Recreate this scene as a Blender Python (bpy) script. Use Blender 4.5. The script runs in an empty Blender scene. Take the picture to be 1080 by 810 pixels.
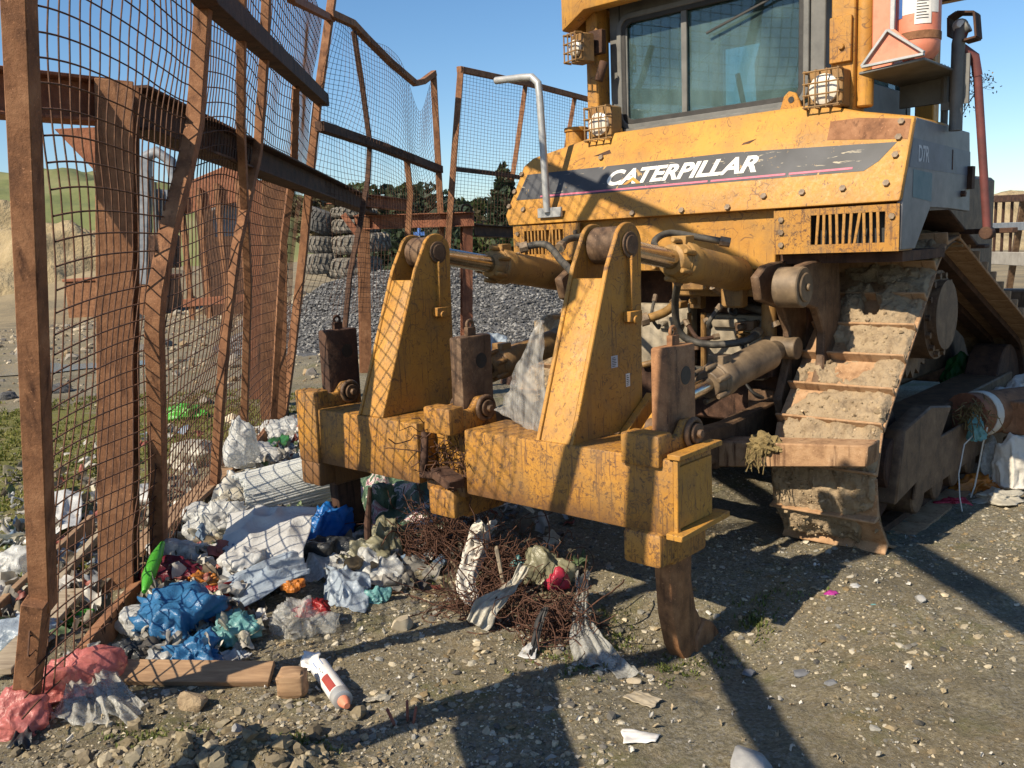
import bpy, bmesh, math, random
import numpy as np
from mathutils import Vector, Matrix, noise as mnoise
PI=math.pi
S=bpy.context.scene
COL=S.collection
rnd=random.Random(7)

# ------------------------------------------------------------------ camera
F_PX,CX,CY,CAM_H=940.,540.,405.,1.70
PITCH,ROLL=math.radians(8.7),math.radians(-2.4)
cp,sp,cr,sr=math.cos(PITCH),math.sin(PITCH),math.cos(ROLL),math.sin(ROLL)
RM=np.array([[cr,-sr,0],[sr,cr,0],[0,0,1.]])@np.array([[1,0,0],[0,-sp,-cp],[0,cp,-sp]])
cam=bpy.data.cameras.new('camera'); cam.sensor_width=36; cam.lens=36*F_PX/1080
cam.clip_start=.05; cam.clip_end=3000
co=bpy.data.objects.new('camera',cam); COL.objects.link(co)
mw=np.eye(4); mw[:3,0]=RM[0]; mw[:3,1]=-RM[1]; mw[:3,2]=-RM[2]; mw[:3,3]=(0,0,CAM_H)
co.matrix_world=Matrix(mw.tolist()); S.camera=co
# ------------------------------------------------------------------ light
LD=np.array([.774,.633,-.81]); LD/=np.linalg.norm(LD)      # direction the sunlight travels
EL=math.asin(-LD[2]); AZ=math.atan2(-LD[0],-LD[1])
W=bpy.data.worlds.new('World'); S.world=W; W.use_nodes=True
nt=W.node_tree; bg=nt.nodes['Background']
sky=nt.nodes.new('ShaderNodeTexSky'); sky.sky_type='NISHITA'; sky.sun_disc=False
sky.sun_elevation=EL; sky.sun_rotation=AZ; sky.altitude=0; sky.air_density=1.0; sky.dust_density=.4; sky.ozone_density=3.0
hs=nt.nodes.new('ShaderNodeHueSaturation'); hs.inputs['Saturation'].default_value=1.18; hs.inputs['Value'].default_value=1.25
nt.links.new(sky.outputs[0],hs.inputs['Color']); nt.links.new(hs.outputs[0],bg.inputs[0]); bg.inputs[1].default_value=.075
sl=bpy.data.lights.new('sun','SUN'); sl.energy=5.0; sl.angle=math.radians(.53); sl.color=(1,.87,.68)
so=bpy.data.objects.new('sun',sl); COL.objects.link(so)
so.rotation_euler=Vector(LD.tolist()).to_track_quat('-Z','Y').to_euler(); so.location=(-8,-6,12)
vs=S.view_settings; vs.view_transform='Standard'; vs.look='None'; vs.exposure=.64; vs.gamma=1; vs.use_curve_mapping=False

# ------------------------------------------------------------------ measured positions
C0=np.array([0,0,CAM_H])
def ray(x,y): return RM.T@np.array([(x-CX)/F_PX,(y-CY)/F_PX,1.])
def G(x,y,z=0.):
    d=ray(x,y); return C0+d*((z-CAM_H)/d[2])
def D(x,y,dist):                       # point at world depth y=dist
    d=ray(x,y); return C0+d*(dist/d[1])
TH=math.radians(42.2)
U_=np.array([math.cos(TH),-math.sin(TH),0]); V_=np.array([math.sin(TH),math.cos(TH),0]); BM=np.array([U_,V_,[0,0,1.]])
ORG=np.array([1.15306958,5.55147898,0.])
def Q(x,y,ax,val):                     # dozer coordinates of a measured point on the plane ax=val
    d=BM@ray(x,y); c=BM@(C0-ORG); t=(val-c['xyz'.index(ax)])/d['xyz'.index(ax)]; return c+d*t
def dz(p): return ORG+BM.T@np.array(p)

# ------------------------------------------------------------------ numpy noise
def _h(i,j,k,s):
    n=(i*374761393+j*668265263+k*2147483647*3+s*1274126177)&0xffffffff
    n=((n^(n>>13))*1274126177)&0xffffffff
    return ((n^(n>>16))&0xffff)/65535.
def vnoise(x,y,s=0):
    x=np.asarray(x,float);y=np.asarray(y,float)
    i=np.floor(x).astype(np.int64);j=np.floor(y).astype(np.int64);fx=x-i;fy=y-j
    fx=fx*fx*(3-2*fx);fy=fy*fy*(3-2*fy)
    a=_h(i,j,0,s);b=_h(i+1,j,0,s);c=_h(i,j+1,0,s);d=_h(i+1,j+1,0,s)
    return (a*(1-fx)+b*fx)*(1-fy)+(c*(1-fx)+d*fx)*fy-.5
def fbm(x,y,s=0,o=4):
    r=0;a=1;f=1
    for k in range(o): r=r+a*vnoise(x*f+13.7*k,y*f-7.1*k,s+k);a*=.5;f*=2.03
    return r
def ridg2(x,y,s): return .5-np.abs(vnoise(x,y,s))*2
def heap(x,y):
    return 1.42*np.exp(-((x+1.9)/3.6)**4)*np.exp(-np.abs((y-22.5)/4.6)**2.4)
def gz(x,y):
    x=np.asarray(x,float);y=np.asarray(y,float)
    r=np.hypot(x,y)
    z=.05*fbm(x*.9,y*.9,3,3)+.022*fbm(x*5,y*5,5,3)+.017*fbm(x*17,y*17,8,2)*np.clip(1.3-r*.08,0,1)
    z=z+.17*np.exp(-((x+1.0)/.36)**2-((y-2.60)/.22)**2)*(1+.9*fbm(x*7,y*7,21,3))     # earth spoil by the board
    z=z+.10*np.exp(-((x+2.0)/.6)**2-((y-5.6)/3.0)**2)*(1+.8*fbm(x*4,y*4,31,2))         # litter bank along the fence
    z=z-.06*np.exp(-((x+.1)/.5)**2-((y-4.3)/.5)**2)-.15*np.exp(-((x-.74)/.55)**2-((y-3.75)/.55)**2)-.055*np.exp(-((x-2.9)/1.5)**4-((y-6.2)/1.6)**4)
    far=np.clip((r-12)/40,0,1)
    z=z+far*(.6*fbm(x*.06,y*.06,41,3)-.25)
    w=np.exp(-((x+8.6)/3.0)**4-((y-15.2)/1.7)**4); z=z*(1-w)-.03*w
    # worked spoil far left
    z=z+3.2*np.exp(-((x+34)/11)**2-((y-58)/9)**2)*(1+.5*fbm(x*.35,y*.35,55,3))
    z=z+1.8*np.exp(-((x+19)/7)**2-((y-44)/5)**2)*(1+.5*fbm(x*.5,y*.5,57,3))
    z=z+.8*np.exp(-((x-33)/14)**2-((y-56)/9)**2)*(1+.25*fbm(x*.3,y*.3,59,3))
    return z
def gzs(x,y): return float(gz(np.array([x]),np.array([y]))[0])

# ------------------------------------------------------------------ materials
def srgb(r,g,b):
    f=lambda c:(c/12.92 if c<=.04045 else ((c+.055)/1.055)**2.4)
    return (f(r/255),f(g/255),f(b/255),1)
class NM:
    def __init__(s,name):
        s.m=bpy.data.materials.new(name); s.m.use_nodes=True; s.t=s.m.node_tree; s.n=s.t.nodes; s.b=s.n['Principled BSDF']
        s.tc=s.n.new('ShaderNodeTexCoord').outputs['Object']
    def link(s,a,b): s.t.links.new(a,b)
    def map(s,scale,rot=(0,0,0)):
        m=s.n.new('ShaderNodeMapping'); m.inputs['Scale'].default_value=scale; m.inputs['Rotation'].default_value=rot; s.link(s.tc,m.inputs[0]); return m.outputs[0]
    def noise(s,scale,detail=5,rough=.6,vec=None,dist=0):
        n=s.n.new('ShaderNodeTexNoise'); n.inputs['Scale'].default_value=scale; n.inputs['Detail'].default_value=detail; n.inputs['Roughness'].default_value=rough
        n.inputs['Distortion'].default_value=dist; s.link(vec if vec is not None else s.tc,n.inputs['Vector']); return n.outputs['Fac']
    def voro(s,scale,vec=None,feat='F1'):
        n=s.n.new('ShaderNodeTexVoronoi'); n.feature=feat; n.inputs['Scale'].default_value=scale; s.link(vec if vec is not None else s.tc,n.inputs['Vector']); return n
    def ramp(s,fac,stops):
        r=s.n.new('ShaderNodeValToRGB'); e=r.color_ramp.elements
        while len(e)<len(stops): e.new(.5)
        for q,(p,c) in zip(e,stops):
            q.position=p; q.color=c if len(c)==4 else (*c,1)
        s.link(fac,r.inputs[0]); return r.outputs[0]
    def step(s,fac,a,b): return s.ramp(fac,[(a,(0,0,0)),(b,(1,1,1))])
    def mix(s,fac,a,b,mode='MIX'):
        m=s.n.new('ShaderNodeMix'); m.data_type='RGBA'; m.blend_type=mode
        for v,i in ((fac,0),(a,6),(b,7)):
            if hasattr(v,'is_output'): s.link(v,m.inputs[i])
            elif i==0: m.inputs[0].default_value=v
            else: m.inputs[i].default_value=v if len(v)==4 else (*v,1)
        return m.outputs[2]
    def math(s,op,a,b=0.):
        m=s.n.new('ShaderNodeMath'); m.operation=op
        for v,i in ((a,0),(b,1)):
            if hasattr(v,'is_output'): s.link(v,m.inputs[i])
            else: m.inputs[i].default_value=v
        return m.outputs[0]
    def sep(s):
        n=s.n.new('ShaderNodeSeparateXYZ'); s.link(s.tc,n.inputs[0]); return n.outputs
    def bump(s,h,strength=.5,dist=.01):
        b=s.n.new('ShaderNodeBump'); b.inputs['Strength'].default_value=strength; b.inputs['Distance'].default_value=dist; s.link(h,b.inputs['Height']); s.link(b.outputs[0],s.b.inputs['Normal'])
    def out(s,col=None,rough=.7,metal=0.,spec=None):
        if col is not None:
            if hasattr(col,'is_output'): s.link(col,s.b.inputs['Base Color'])
            else: s.b.inputs['Base Color'].default_value=col if len(col)==4 else (*col,1)
        if hasattr(rough,'is_output'): s.link(rough,s.b.inputs['Roughness'])
        else: s.b.inputs['Roughness'].default_value=rough
        s.b.inputs['Metallic'].default_value=metal
        if spec is not None: s.b.inputs['Specular IOR Level'].default_value=spec
        return s.m
def m_rust(name,a,b,c,scale=9,bump=.5,rough=.82):
    k=NM(name); n=k.noise(scale,9,.68); col=k.ramp(n,[(.28,a),(.5,b),(.72,c)])
    st=k.noise(22,5,.6,k.map((1,1,.12))); col=k.mix(k.step(st,.56,.72),col,(a[0]*.55,a[1]*.5,a[2]*.5),'MIX')
    pit=k.noise(95,3,.7); col=k.mix(k.step(pit,.62,.75),col,(c[0]*1.5,c[1]*1.45,c[2]*1.5))
    k.bump(k.math('ADD',k.noise(60,6,.7),n),bump,.006); return k.out(col,rough,.0,.3)
def m_yellow(name,wear=.5,base=(.50,.250,.038),dirt=.5,low=None):
    k=NM(name)
    big=k.noise(3.2,7,.62); base2=(base[0]*.80,base[1]*.74,base[2]*.8)
    col=k.mix(k.step(big,.38,.64),base,base2)
    fade=k.noise(1.3,4,.5); col=k.mix(k.math('MULTIPLY',k.step(fade,.45,.7),.40),col,(.38,.205,.052))
    spots=k.noise(38,10,.76,dist=.6); lo=.72-.185*wear
    col=k.mix(k.step(spots,lo,lo+.045),col,(.105,.050,.022))
    scr=k.noise(46,5,.65,k.map((1.6,1.6,.09),(.12,.2,.1)),.5); col=k.mix(k.math('MULTIPLY',k.step(scr,.66-.10*wear,.70-.08*wear),.85),col,(.13,.062,.028))
    for sc_,mp_,wd in ((7.,(1,1,1.5),.010),(15.,(1.4,1,.8),.013),(26.,(1,1.2,1.),.014)):      # thin wandering scratches
        ln=k.math('ABSOLUTE',k.math('SUBTRACT',k.noise(sc_,1.5,.5,k.map(mp_,(.3*sc_,.7,.2)),.7),.5)); g2=k.step(k.noise(sc_*.45,3,.5),.60-.16*wear,.68-.16*wear)
        col=k.mix(k.math('MULTIPLY',k.math('MULTIPLY',k.ramp(ln,[(wd*.4,(1,1,1)),(wd,(0,0,0))]),g2),.8),col,(.12,.060,.028))
    dr=k.noise(6,8,.7); col=k.mix(k.math('MULTIPLY',k.step(dr,.45,.75),dirt),col,(.165,.110,.056))
    drip=k.noise(9,5,.6,k.map((2.2,2.2,.12))); col=k.mix(k.math('MULTIPLY',k.step(drip,.57,.75),.35+.3*wear),col,(.24,.12,.04))
    if low:                               # paint ground off along the bottom edge of the beam
        zf=k.math('ADD',k.math('SUBTRACT',1.,k.sep()[2]),k.math('MULTIPLY',k.noise(7,7,.7,k.map((1,1,.5))),.32)); col=k.mix(k.math('MULTIPLY',k.step(zf,low,low+.10),.8),col,(.125,.062,.028))
    k.bump(k.math('ADD',k.math('MULTIPLY',spots,.8),k.noise(70,4,.6)),.28,.004)
    r=k.ramp(spots,[(.3,(.42,)*3),(.7,(.75,)*3)])
    return k.out(col,r,0,.4)
def m_simple(name,a,b,scale=12,rough=.6,bump=.2,bdist=.004,metal=0,c=None,bs=None):
    k=NM(name); n=k.noise(scale,7,.62); st=[(.3,a),(.68,b)]
    if c: st=[(.28,a),(.5,b),(.7,c)]
    col=k.ramp(n,st); k.bump(k.noise(bs or scale*4,6,.65),bump,bdist); return k.out(col,rough,metal)
def m_plastic(name,col,rough=.27,trans=.35,alpha=1.,var=.25,dirt=.3):
    k=NM(name); n=k.noise(7,6,.6); c=k.ramp(n,[(.3,tuple(x*(1-var) for x in col)),(.65,col)])
    d=k.noise(14,7,.7); c=k.mix(k.math('MULTIPLY',k.step(d,.55,.72),dirt),c,(.16,.125,.08))
    w=k.noise(26,5,.65,dist=1.2); k.bump(k.math('ADD',w,k.math('MULTIPLY',k.noise(9,4,.6,dist=1.5),1.5)),.6,.009)
    m=k.out(c,rough)
    if trans or alpha<1:
        tr=k.n.new('ShaderNodeBsdfTranslucent'); k.link(c,tr.inputs[0]); mx=k.n.new('ShaderNodeMixShader'); mx.inputs[0].default_value=trans
        o=k.n['Material Output']; k.link(k.b.outputs[0],mx.inputs[1]); k.link(tr.outputs[0],mx.inputs[2]); last=mx.outputs[0]
        if alpha<1:
            tp=k.n.new('ShaderNodeBsdfTransparent'); m2=k.n.new('ShaderNodeMixShader'); m2.inputs[0].default_value=alpha
            f=k.math('ADD',k.math('MULTIPLY',k.step(w,.40,.62),.35),alpha-.15); k.link(f,m2.inputs[0])
            k.link(tp.outputs[0],m2.inputs[1]); k.link(last,m2.inputs[2]); last=m2.outputs[0]
        k.link(last,o.inputs['Surface'])
    return m
M={}
M['rust']=m_rust('rust_steel',(.095,.044,.024),(.215,.100,.048),(.32,.165,.085))
M['rust_red']=m_rust('rust_red_oxide',(.12,.046,.028),(.23,.092,.050),(.31,.14,.078))
M['rust_dark']=m_rust('rust_dark',(.028,.016,.012),(.065,.034,.022),(.12,.062,.036))
M['wire']=m_rust('rust_wire',(.035,.02,.014),(.085,.042,.026),(.15,.075,.04),30,.2)
M['steel_brown']=m_rust('worn_brown_steel',(.055,.034,.022),(.12,.072,.042),(.20,.13,.075),11,.4,.6)
M['tooth']=m_rust('scoured_shank',(.10,.050,.027),(.26,.125,.055),(.38,.20,.095),12,.5,.62)
M['yellow']=m_yellow('machine_yellow',.45,dirt=.55)
M['yellow_worn']=m_yellow('machine_yellow_scuffed',.70,(.47,.23,.034),.6)
M['yellow_beam']=m_yellow('machine_yellow_scraped',1.0,(.42,.20,.028),  .75,.555)
M['yellow_pocket']=m_yellow('machine_yellow_rusting',1.0,(.42,.20,.035),.8)
M['yellow_dirty']=m_yellow('machine_yellow_dusty',.7,(.27,.155,.05),1.)
M['cyl']=m_yellow('cylinder_yellow',.45,(.37,.215,.06),.85)
M['greasy']=m_simple('greasy_steel',(.055,.038,.024),(.15,.105,.062),9,.6,.4,.004,0,(.24,.17,.10))
M['red_pole']=m_simple('faded_red_paint',(.075,.03,.028),(.17,.05,.045),9,.55,.2)
M['chrome']=m_simple('chrome_rod',(.32,.30,.27),(.50,.47,.43),30,.22,.1,.002,1.)
M['grey_metal']=m_simple('galvanised_rail',(.30,.31,.31),(.44,.44,.43),18,.42,.15,.002,.3)
M['cab_grey']=m_simple('cab_grey',(.085,.086,.082),(.15,.148,.138),9,.55,.15)
M['black']=m_simple('black_rubber',(.010,.010,.010),(.03,.028,.026),14,.6,.3)
M['hose']=m_simple('hose_rubber',(.035,.032,.028),(.09,.08,.062),22,.65,.3)
M['tyre']=m_simple('tyre_rubber',(.035,.034,.033),(.10,.096,.088),6,.85,.4,.01)
M['tyre_pale']=m_simple('tyre_rubber_dusty',(.10,.088,.07),(.21,.185,.15),5,.9,.5,.01)
M['tyre_mid']=m_simple('tyre_rubber_grey',(.06,.056,.05),(.15,.14,.12),5,.9,.4,.01)
M['mud']=m_simple('dried_mud',(.17,.12,.072),(.32,.24,.15),16,.95,1.,.014,0,(.37,.28,.175))
M['shoe']=m_rust('track_shoe_steel',(.16,.085,.045),(.34,.205,.11),(.45,.30,.18),8,.6,.85)
M['fender']=m_simple('fender_paint',(.085,.090,.105),(.19,.19,.195),7,.5,.25)
M['fender_band']=m_simple('fender_blue_band',(.055,.068,.10),(.11,.125,.17),8,.5,.2)
M['teal']=m_simple('teal_patch',(.06,.14,.17),(.13,.20,.22),9,.6,.2)
M['orange']=m_simple('orange_paint',(.52,.135,.075),(.66,.23,.14),8,.5,.25,.003,0,(.56,.19,.11))
M['red']=m_simple('red_paint',(.20,.035,.028),(.34,.06,.045),10,.5,.2)
M['white_label']=m_simple('white_label',(.58,.56,.52),(.74,.72,.68),12,.5,.1)
M['label_blue']=m_simple('label_blue',(.04,.12,.36),(.08,.18,.45),12,.45,.1)
M['ink']=m_simple('ink',(.03,.03,.032),(.06,.06,.06),30,.7,.1)
M['letter']=m_simple('white_lettering',(.55,.53,.48),(.80,.78,.72),24,.5,.1)
M['grey_letter']=m_simple('grey_lettering',(.36,.38,.42),(.50,.52,.56),24,.5,.1)
M['pink_line']=m_simple('pink_line',(.40,.08,.13),(.55,.14,.20),30,.5,.1)
M['lens']=m_simple('lamp_lens',(.55,.50,.42),(.72,.66,.56),20,.25,.1)
M['bolt']=m_simple('bolt_steel',(.10,.065,.04),(.26,.19,.12),40,.6,.3)
M['beige']=m_simple('oily_casing',(.20,.165,.115),(.36,.31,.23),8,.8,.3)
M['wood']=None
def m_wood(name,a,b):
    k=NM(name); n=k.noise(5,7,.6,k.map((1.2,10,10)),.8); c=k.ramp(n,[(.3,a),(.7,b)]); g=k.noise(3,4,.5); c=k.mix(k.math('MULTIPLY',k.step(g,.5,.7),.5),c,(.10,.07,.045))
    k.bump(n,.4,.004); return k.out(c,.8)
M['wood']=m_wood('weathered_board',(.20,.115,.06),(.37,.235,.13))
M['wood_grey']=m_wood('grey_timber',(.22,.17,.115),(.40,.33,.23))
M['wood_red']=m_wood('red_splinter_wood',(.18,.05,.03),(.33,.12,.075))
k=NM('stripe_black'); n=k.noise(14,8,.7,dist=.6); c=k.ramp(k.noise(5,4,.5),[(.3,(.018,.020,.024)),(.7,(.05,.053,.06))])
c=k.mix(k.step(n,.62,.66),c,(.40,.24,.07)); n2=k.noise(26,5,.6,k.map((.4,1,2),(0,.4,0)),.8); c=k.mix(k.math('MULTIPLY',k.step(n2,.64,.68),.8),c,(.42,.36,.25)); M['stripe']=k.out(c,.5)
k=NM('glass_tinted'); k.b.inputs['Roughness'].default_value=.03
gl=k.n.new('ShaderNodeBsdfGlossy'); gl.inputs['Roughness'].default_value=.02; gl.inputs[0].default_value=(.9,.95,1,1)
tp=k.n.new('ShaderNodeBsdfTransparent'); tp.inputs[0].default_value=(.60,.78,.78,1); fr=k.n.new('ShaderNodeFresnel'); fr.inputs[0].default_value=1.5
dd=k.n.new('ShaderNodeBsdfDiffuse'); dd.inputs[0].default_value=(.24,.35,.35,1)
mx=k.n.new('ShaderNodeMixShader'); k.link(fr.outputs[0],mx.inputs[0]); k.link(tp.outputs[0],mx.inputs[1]); k.link(gl.outputs[0],mx.inputs[2])
m2=k.n.new('ShaderNodeMixShader'); k.link(k.math('ADD',k.math('MULTIPLY',k.step(k.noise(2.6,6,.6,k.map((1,1,.5))),.40,.75),.26),.08),m2.inputs[0]); k.link(mx.outputs[0],m2.inputs[1]); k.link(dd.outputs[0],m2.inputs[2])
k.link(m2.outputs[0],k.n['Material Output'].inputs['Surface']); M['glass']=k.m
# coloured by a per-piece attribute (each stone or leaf has a colour of its own)
def m_attr(name,rough=.9,bs=40,bump=.5,trans=0):
    k=NM(name); a=k.n.new('ShaderNodeAttribute'); a.attribute_name='tint'; n=k.noise(bs,6,.7)
    c=k.mix(1.,a.outputs['Color'],k.ramp(n,[(.25,(.62,.62,.62)),(.75,(1.18,1.15,1.1))]),'MULTIPLY'); k.bump(n,bump,.004); m=k.out(c,rough,0,.3)
    if trans:
        tr=k.n.new('ShaderNodeBsdfTranslucent'); k.link(c,tr.inputs[0]); x=k.n.new('ShaderNodeMixShader'); x.inputs[0].default_value=trans
        k.link(k.b.outputs[0],x.inputs[1]); k.link(tr.outputs[0],x.inputs[2]); k.link(x.outputs[0],k.n['Material Output'].inputs['Surface'])
    return m
M['stone']=m_attr('stones'); M['leaf']=m_attr('foliage',.6,60,.2,.3); M['scrap']=m_attr('scraps',.45,30,.5,.2); M['film']=m_attr('film_scraps',.3,22,.35,.35)
PL=dict(white=(.70,.70,.68),cream=(.60,.56,.46),grey=(.40,.41,.41),blue=(.05,.20,.42),bright=(.02,.20,.60),teal=(.20,.46,.46),green=(.10,.46,.05),dgreen=(.05,.20,.05),
        magenta=(.55,.06,.36),red=(.40,.03,.03),crimson=(.60,.05,.09),maroon=(.16,.02,.035),pale=(.46,.54,.62),khaki=(.36,.34,.22),dark=(.05,.055,.06),orange=(.70,.26,.05))
for n_,c_ in PL.items(): M['pl_'+n_]=m_plastic('plastic_'+n_,c_)
M['clear']=m_plastic('clear_film',(.62,.62,.58),.18,.3,.42,.1,.25)
M['clear_milk']=m_plastic('milky_film',(.70,.71,.69),.25,.35,.72,.1,.25)
k=NM('hanging_film'); fs=k.noise(9,5,.6,k.map((5,5,.35)),.5); k.bump(fs,.35,.01); k.out((.62,.61,.58,1),.22)
tr=k.n.new('ShaderNodeBsdfTranslucent'); tr.inputs[0].default_value=(.62,.61,.57,1); mx=k.n.new('ShaderNodeMixShader'); mx.inputs[0].default_value=.45; tp=k.n.new('ShaderNodeBsdfTransparent'); m2=k.n.new('ShaderNodeMixShader')
k.link(k.b.outputs[0],mx.inputs[1]); k.link(tr.outputs[0],mx.inputs[2]); k.link(k.ramp(fs,[(.35,(.18,)*3),(.65,(.58,)*3)]),m2.inputs[0]); k.link(tp.outputs[0],m2.inputs[1]); k.link(mx.outputs[0],m2.inputs[2]); k.link(m2.outputs[0],k.n['Material Output'].inputs['Surface']); M['clear_hang']=k.m
M['ribbed']=m_plastic('ribbed_clear_plastic',(.80,.82,.80),.22,.45,1,.04,.08)
M['pinkwrap']=m_plastic('pink_bubble_wrap',(.68,.22,.20),.28,.35,.82,.2,.2)
M['cloth']=m_plastic('cotton_rag',(.72,.68,.60),.9,.15,1,.15,.3)
def m_print():
    k=NM('printed_tarp'); n=k.noise(7,6,.6,dist=1.2); c=k.ramp(n,[(.36,(.03,.075,.045)),(.47,(.09,.14,.08)),(.53,(.05,.10,.06)),(.555,(.66,.64,.58)),(.60,(.42,.12,.16)),(.64,(.66,.66,.60))])
    k.bump(k.noise(20,5,.6,dist=1),.6,.01); return k.out(c,.5)
M['tarp']=m_print()
def m_ground():
    k=NM('gravelly_earth'); x,y,z=k.sep()
    a=k.noise(1.1,6,.6); b=k.noise(42,8,.75); c=k.voro(95).outputs['Color']; cs=k.n.new('ShaderNodeSeparateColor'); k.link(c,cs.inputs[0])
    col=k.ramp(b,[(.28,(.076,.064,.040)),(.5,(.205,.180,.120)),(.72,(.37,.33,.24))])
    col=k.mix(k.math('MULTIPLY',k.step(cs.outputs[0],.72,.9),.55),col,(.30,.285,.25))
    col=k.mix(k.math('MULTIPLY',k.step(cs.outputs[1],.80,.95),.5),col,(.055,.056,.056))
    col=k.mix(k.math('MULTIPLY',k.step(a,.42,.62),.38),col,(.185,.145,.080)); da=k.noise(.75,5,.6); col=k.mix(k.math('MULTIPLY',k.step(da,.52,.66),.45),col,(.085,.075,.055))
    moss=k.noise(2.1,8,.72); col=k.mix(k.math('MULTIPLY',k.step(moss,.53,.66),.6),col,(.115,.12,.035))
    och=k.noise(1.7,6,.65,k.map((1,1.3,1),(0,0,.7))); col=k.mix(k.math('MULTIPLY',k.step(och,.56,.70),.5),col,(.27,.185,.085))
    # mossy wet patch beyond the fence at left, grey wet yard further out, tan earth far out
    pa=k.math('MULTIPLY',k.math('LESS_THAN',k.math('ADD',x,k.math('MULTIPLY',a,1.5)),-2.0),k.math('LESS_THAN',k.math('ADD',y,k.math('MULTIPLY',a,4)),12.6))
    pa=k.math('MULTIPLY',pa,k.math('GREATER_THAN',y,4.5))
    col=k.mix(k.math('MULTIPLY',pa,k.ramp(k.noise(3,8,.7),[(.30,(.0,)*3),(.50,(.9,)*3)])),col,(.135,.135,.028))
    fa=k.ramp(k.math('MULTIPLY',y,.01),[(.14,(0,)*3),(.28,(1,)*3)])
    far=k.ramp(k.noise(.35,9,.7),[(.3,(.12,.11,.085)),(.5,(.22,.18,.115)),(.68,(.31,.25,.155))])
    col=k.mix(fa,col,far)
    k.bump(k.math('ADD',b,k.math('MULTIPLY',k.noise(130,4,.7),.6)),.9,.018); return k.out(col,.95,0,.2)
M['ground']=m_ground()
k=NM('puddle_water'); k.bump(k.noise(14,4,.6),.30,.01); M['water']=k.out((.05,.055,.05,1),.08,0,.6)
M['grass_hill']=m_simple('hill_pasture',(.05,.075,.025),(.13,.145,.05),.035,.95,.6,.8,0,(.19,.175,.085))
M['tan_hill']=m_simple('tan_bank',(.19,.14,.075),(.32,.25,.14),.9,.95,.9,.25,0,(.38,.30,.18),3.)
M['bark']=m_simple('bark',(.05,.036,.024),(.12,.09,.06),8,.9,.5)
M['gravel_base']=m_simple('grey_gravel',(.04,.041,.043),(.14,.14,.14),16,.95,.9,.03)
M['concrete']=m_simple('concrete',(.24,.22,.19),(.36,.335,.29),5,.9,.4)
M['machine_grey']=m_simple('machine_grey_blue',(.10,.12,.15),(.24,.26,.28),4,.6,.3)

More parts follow.
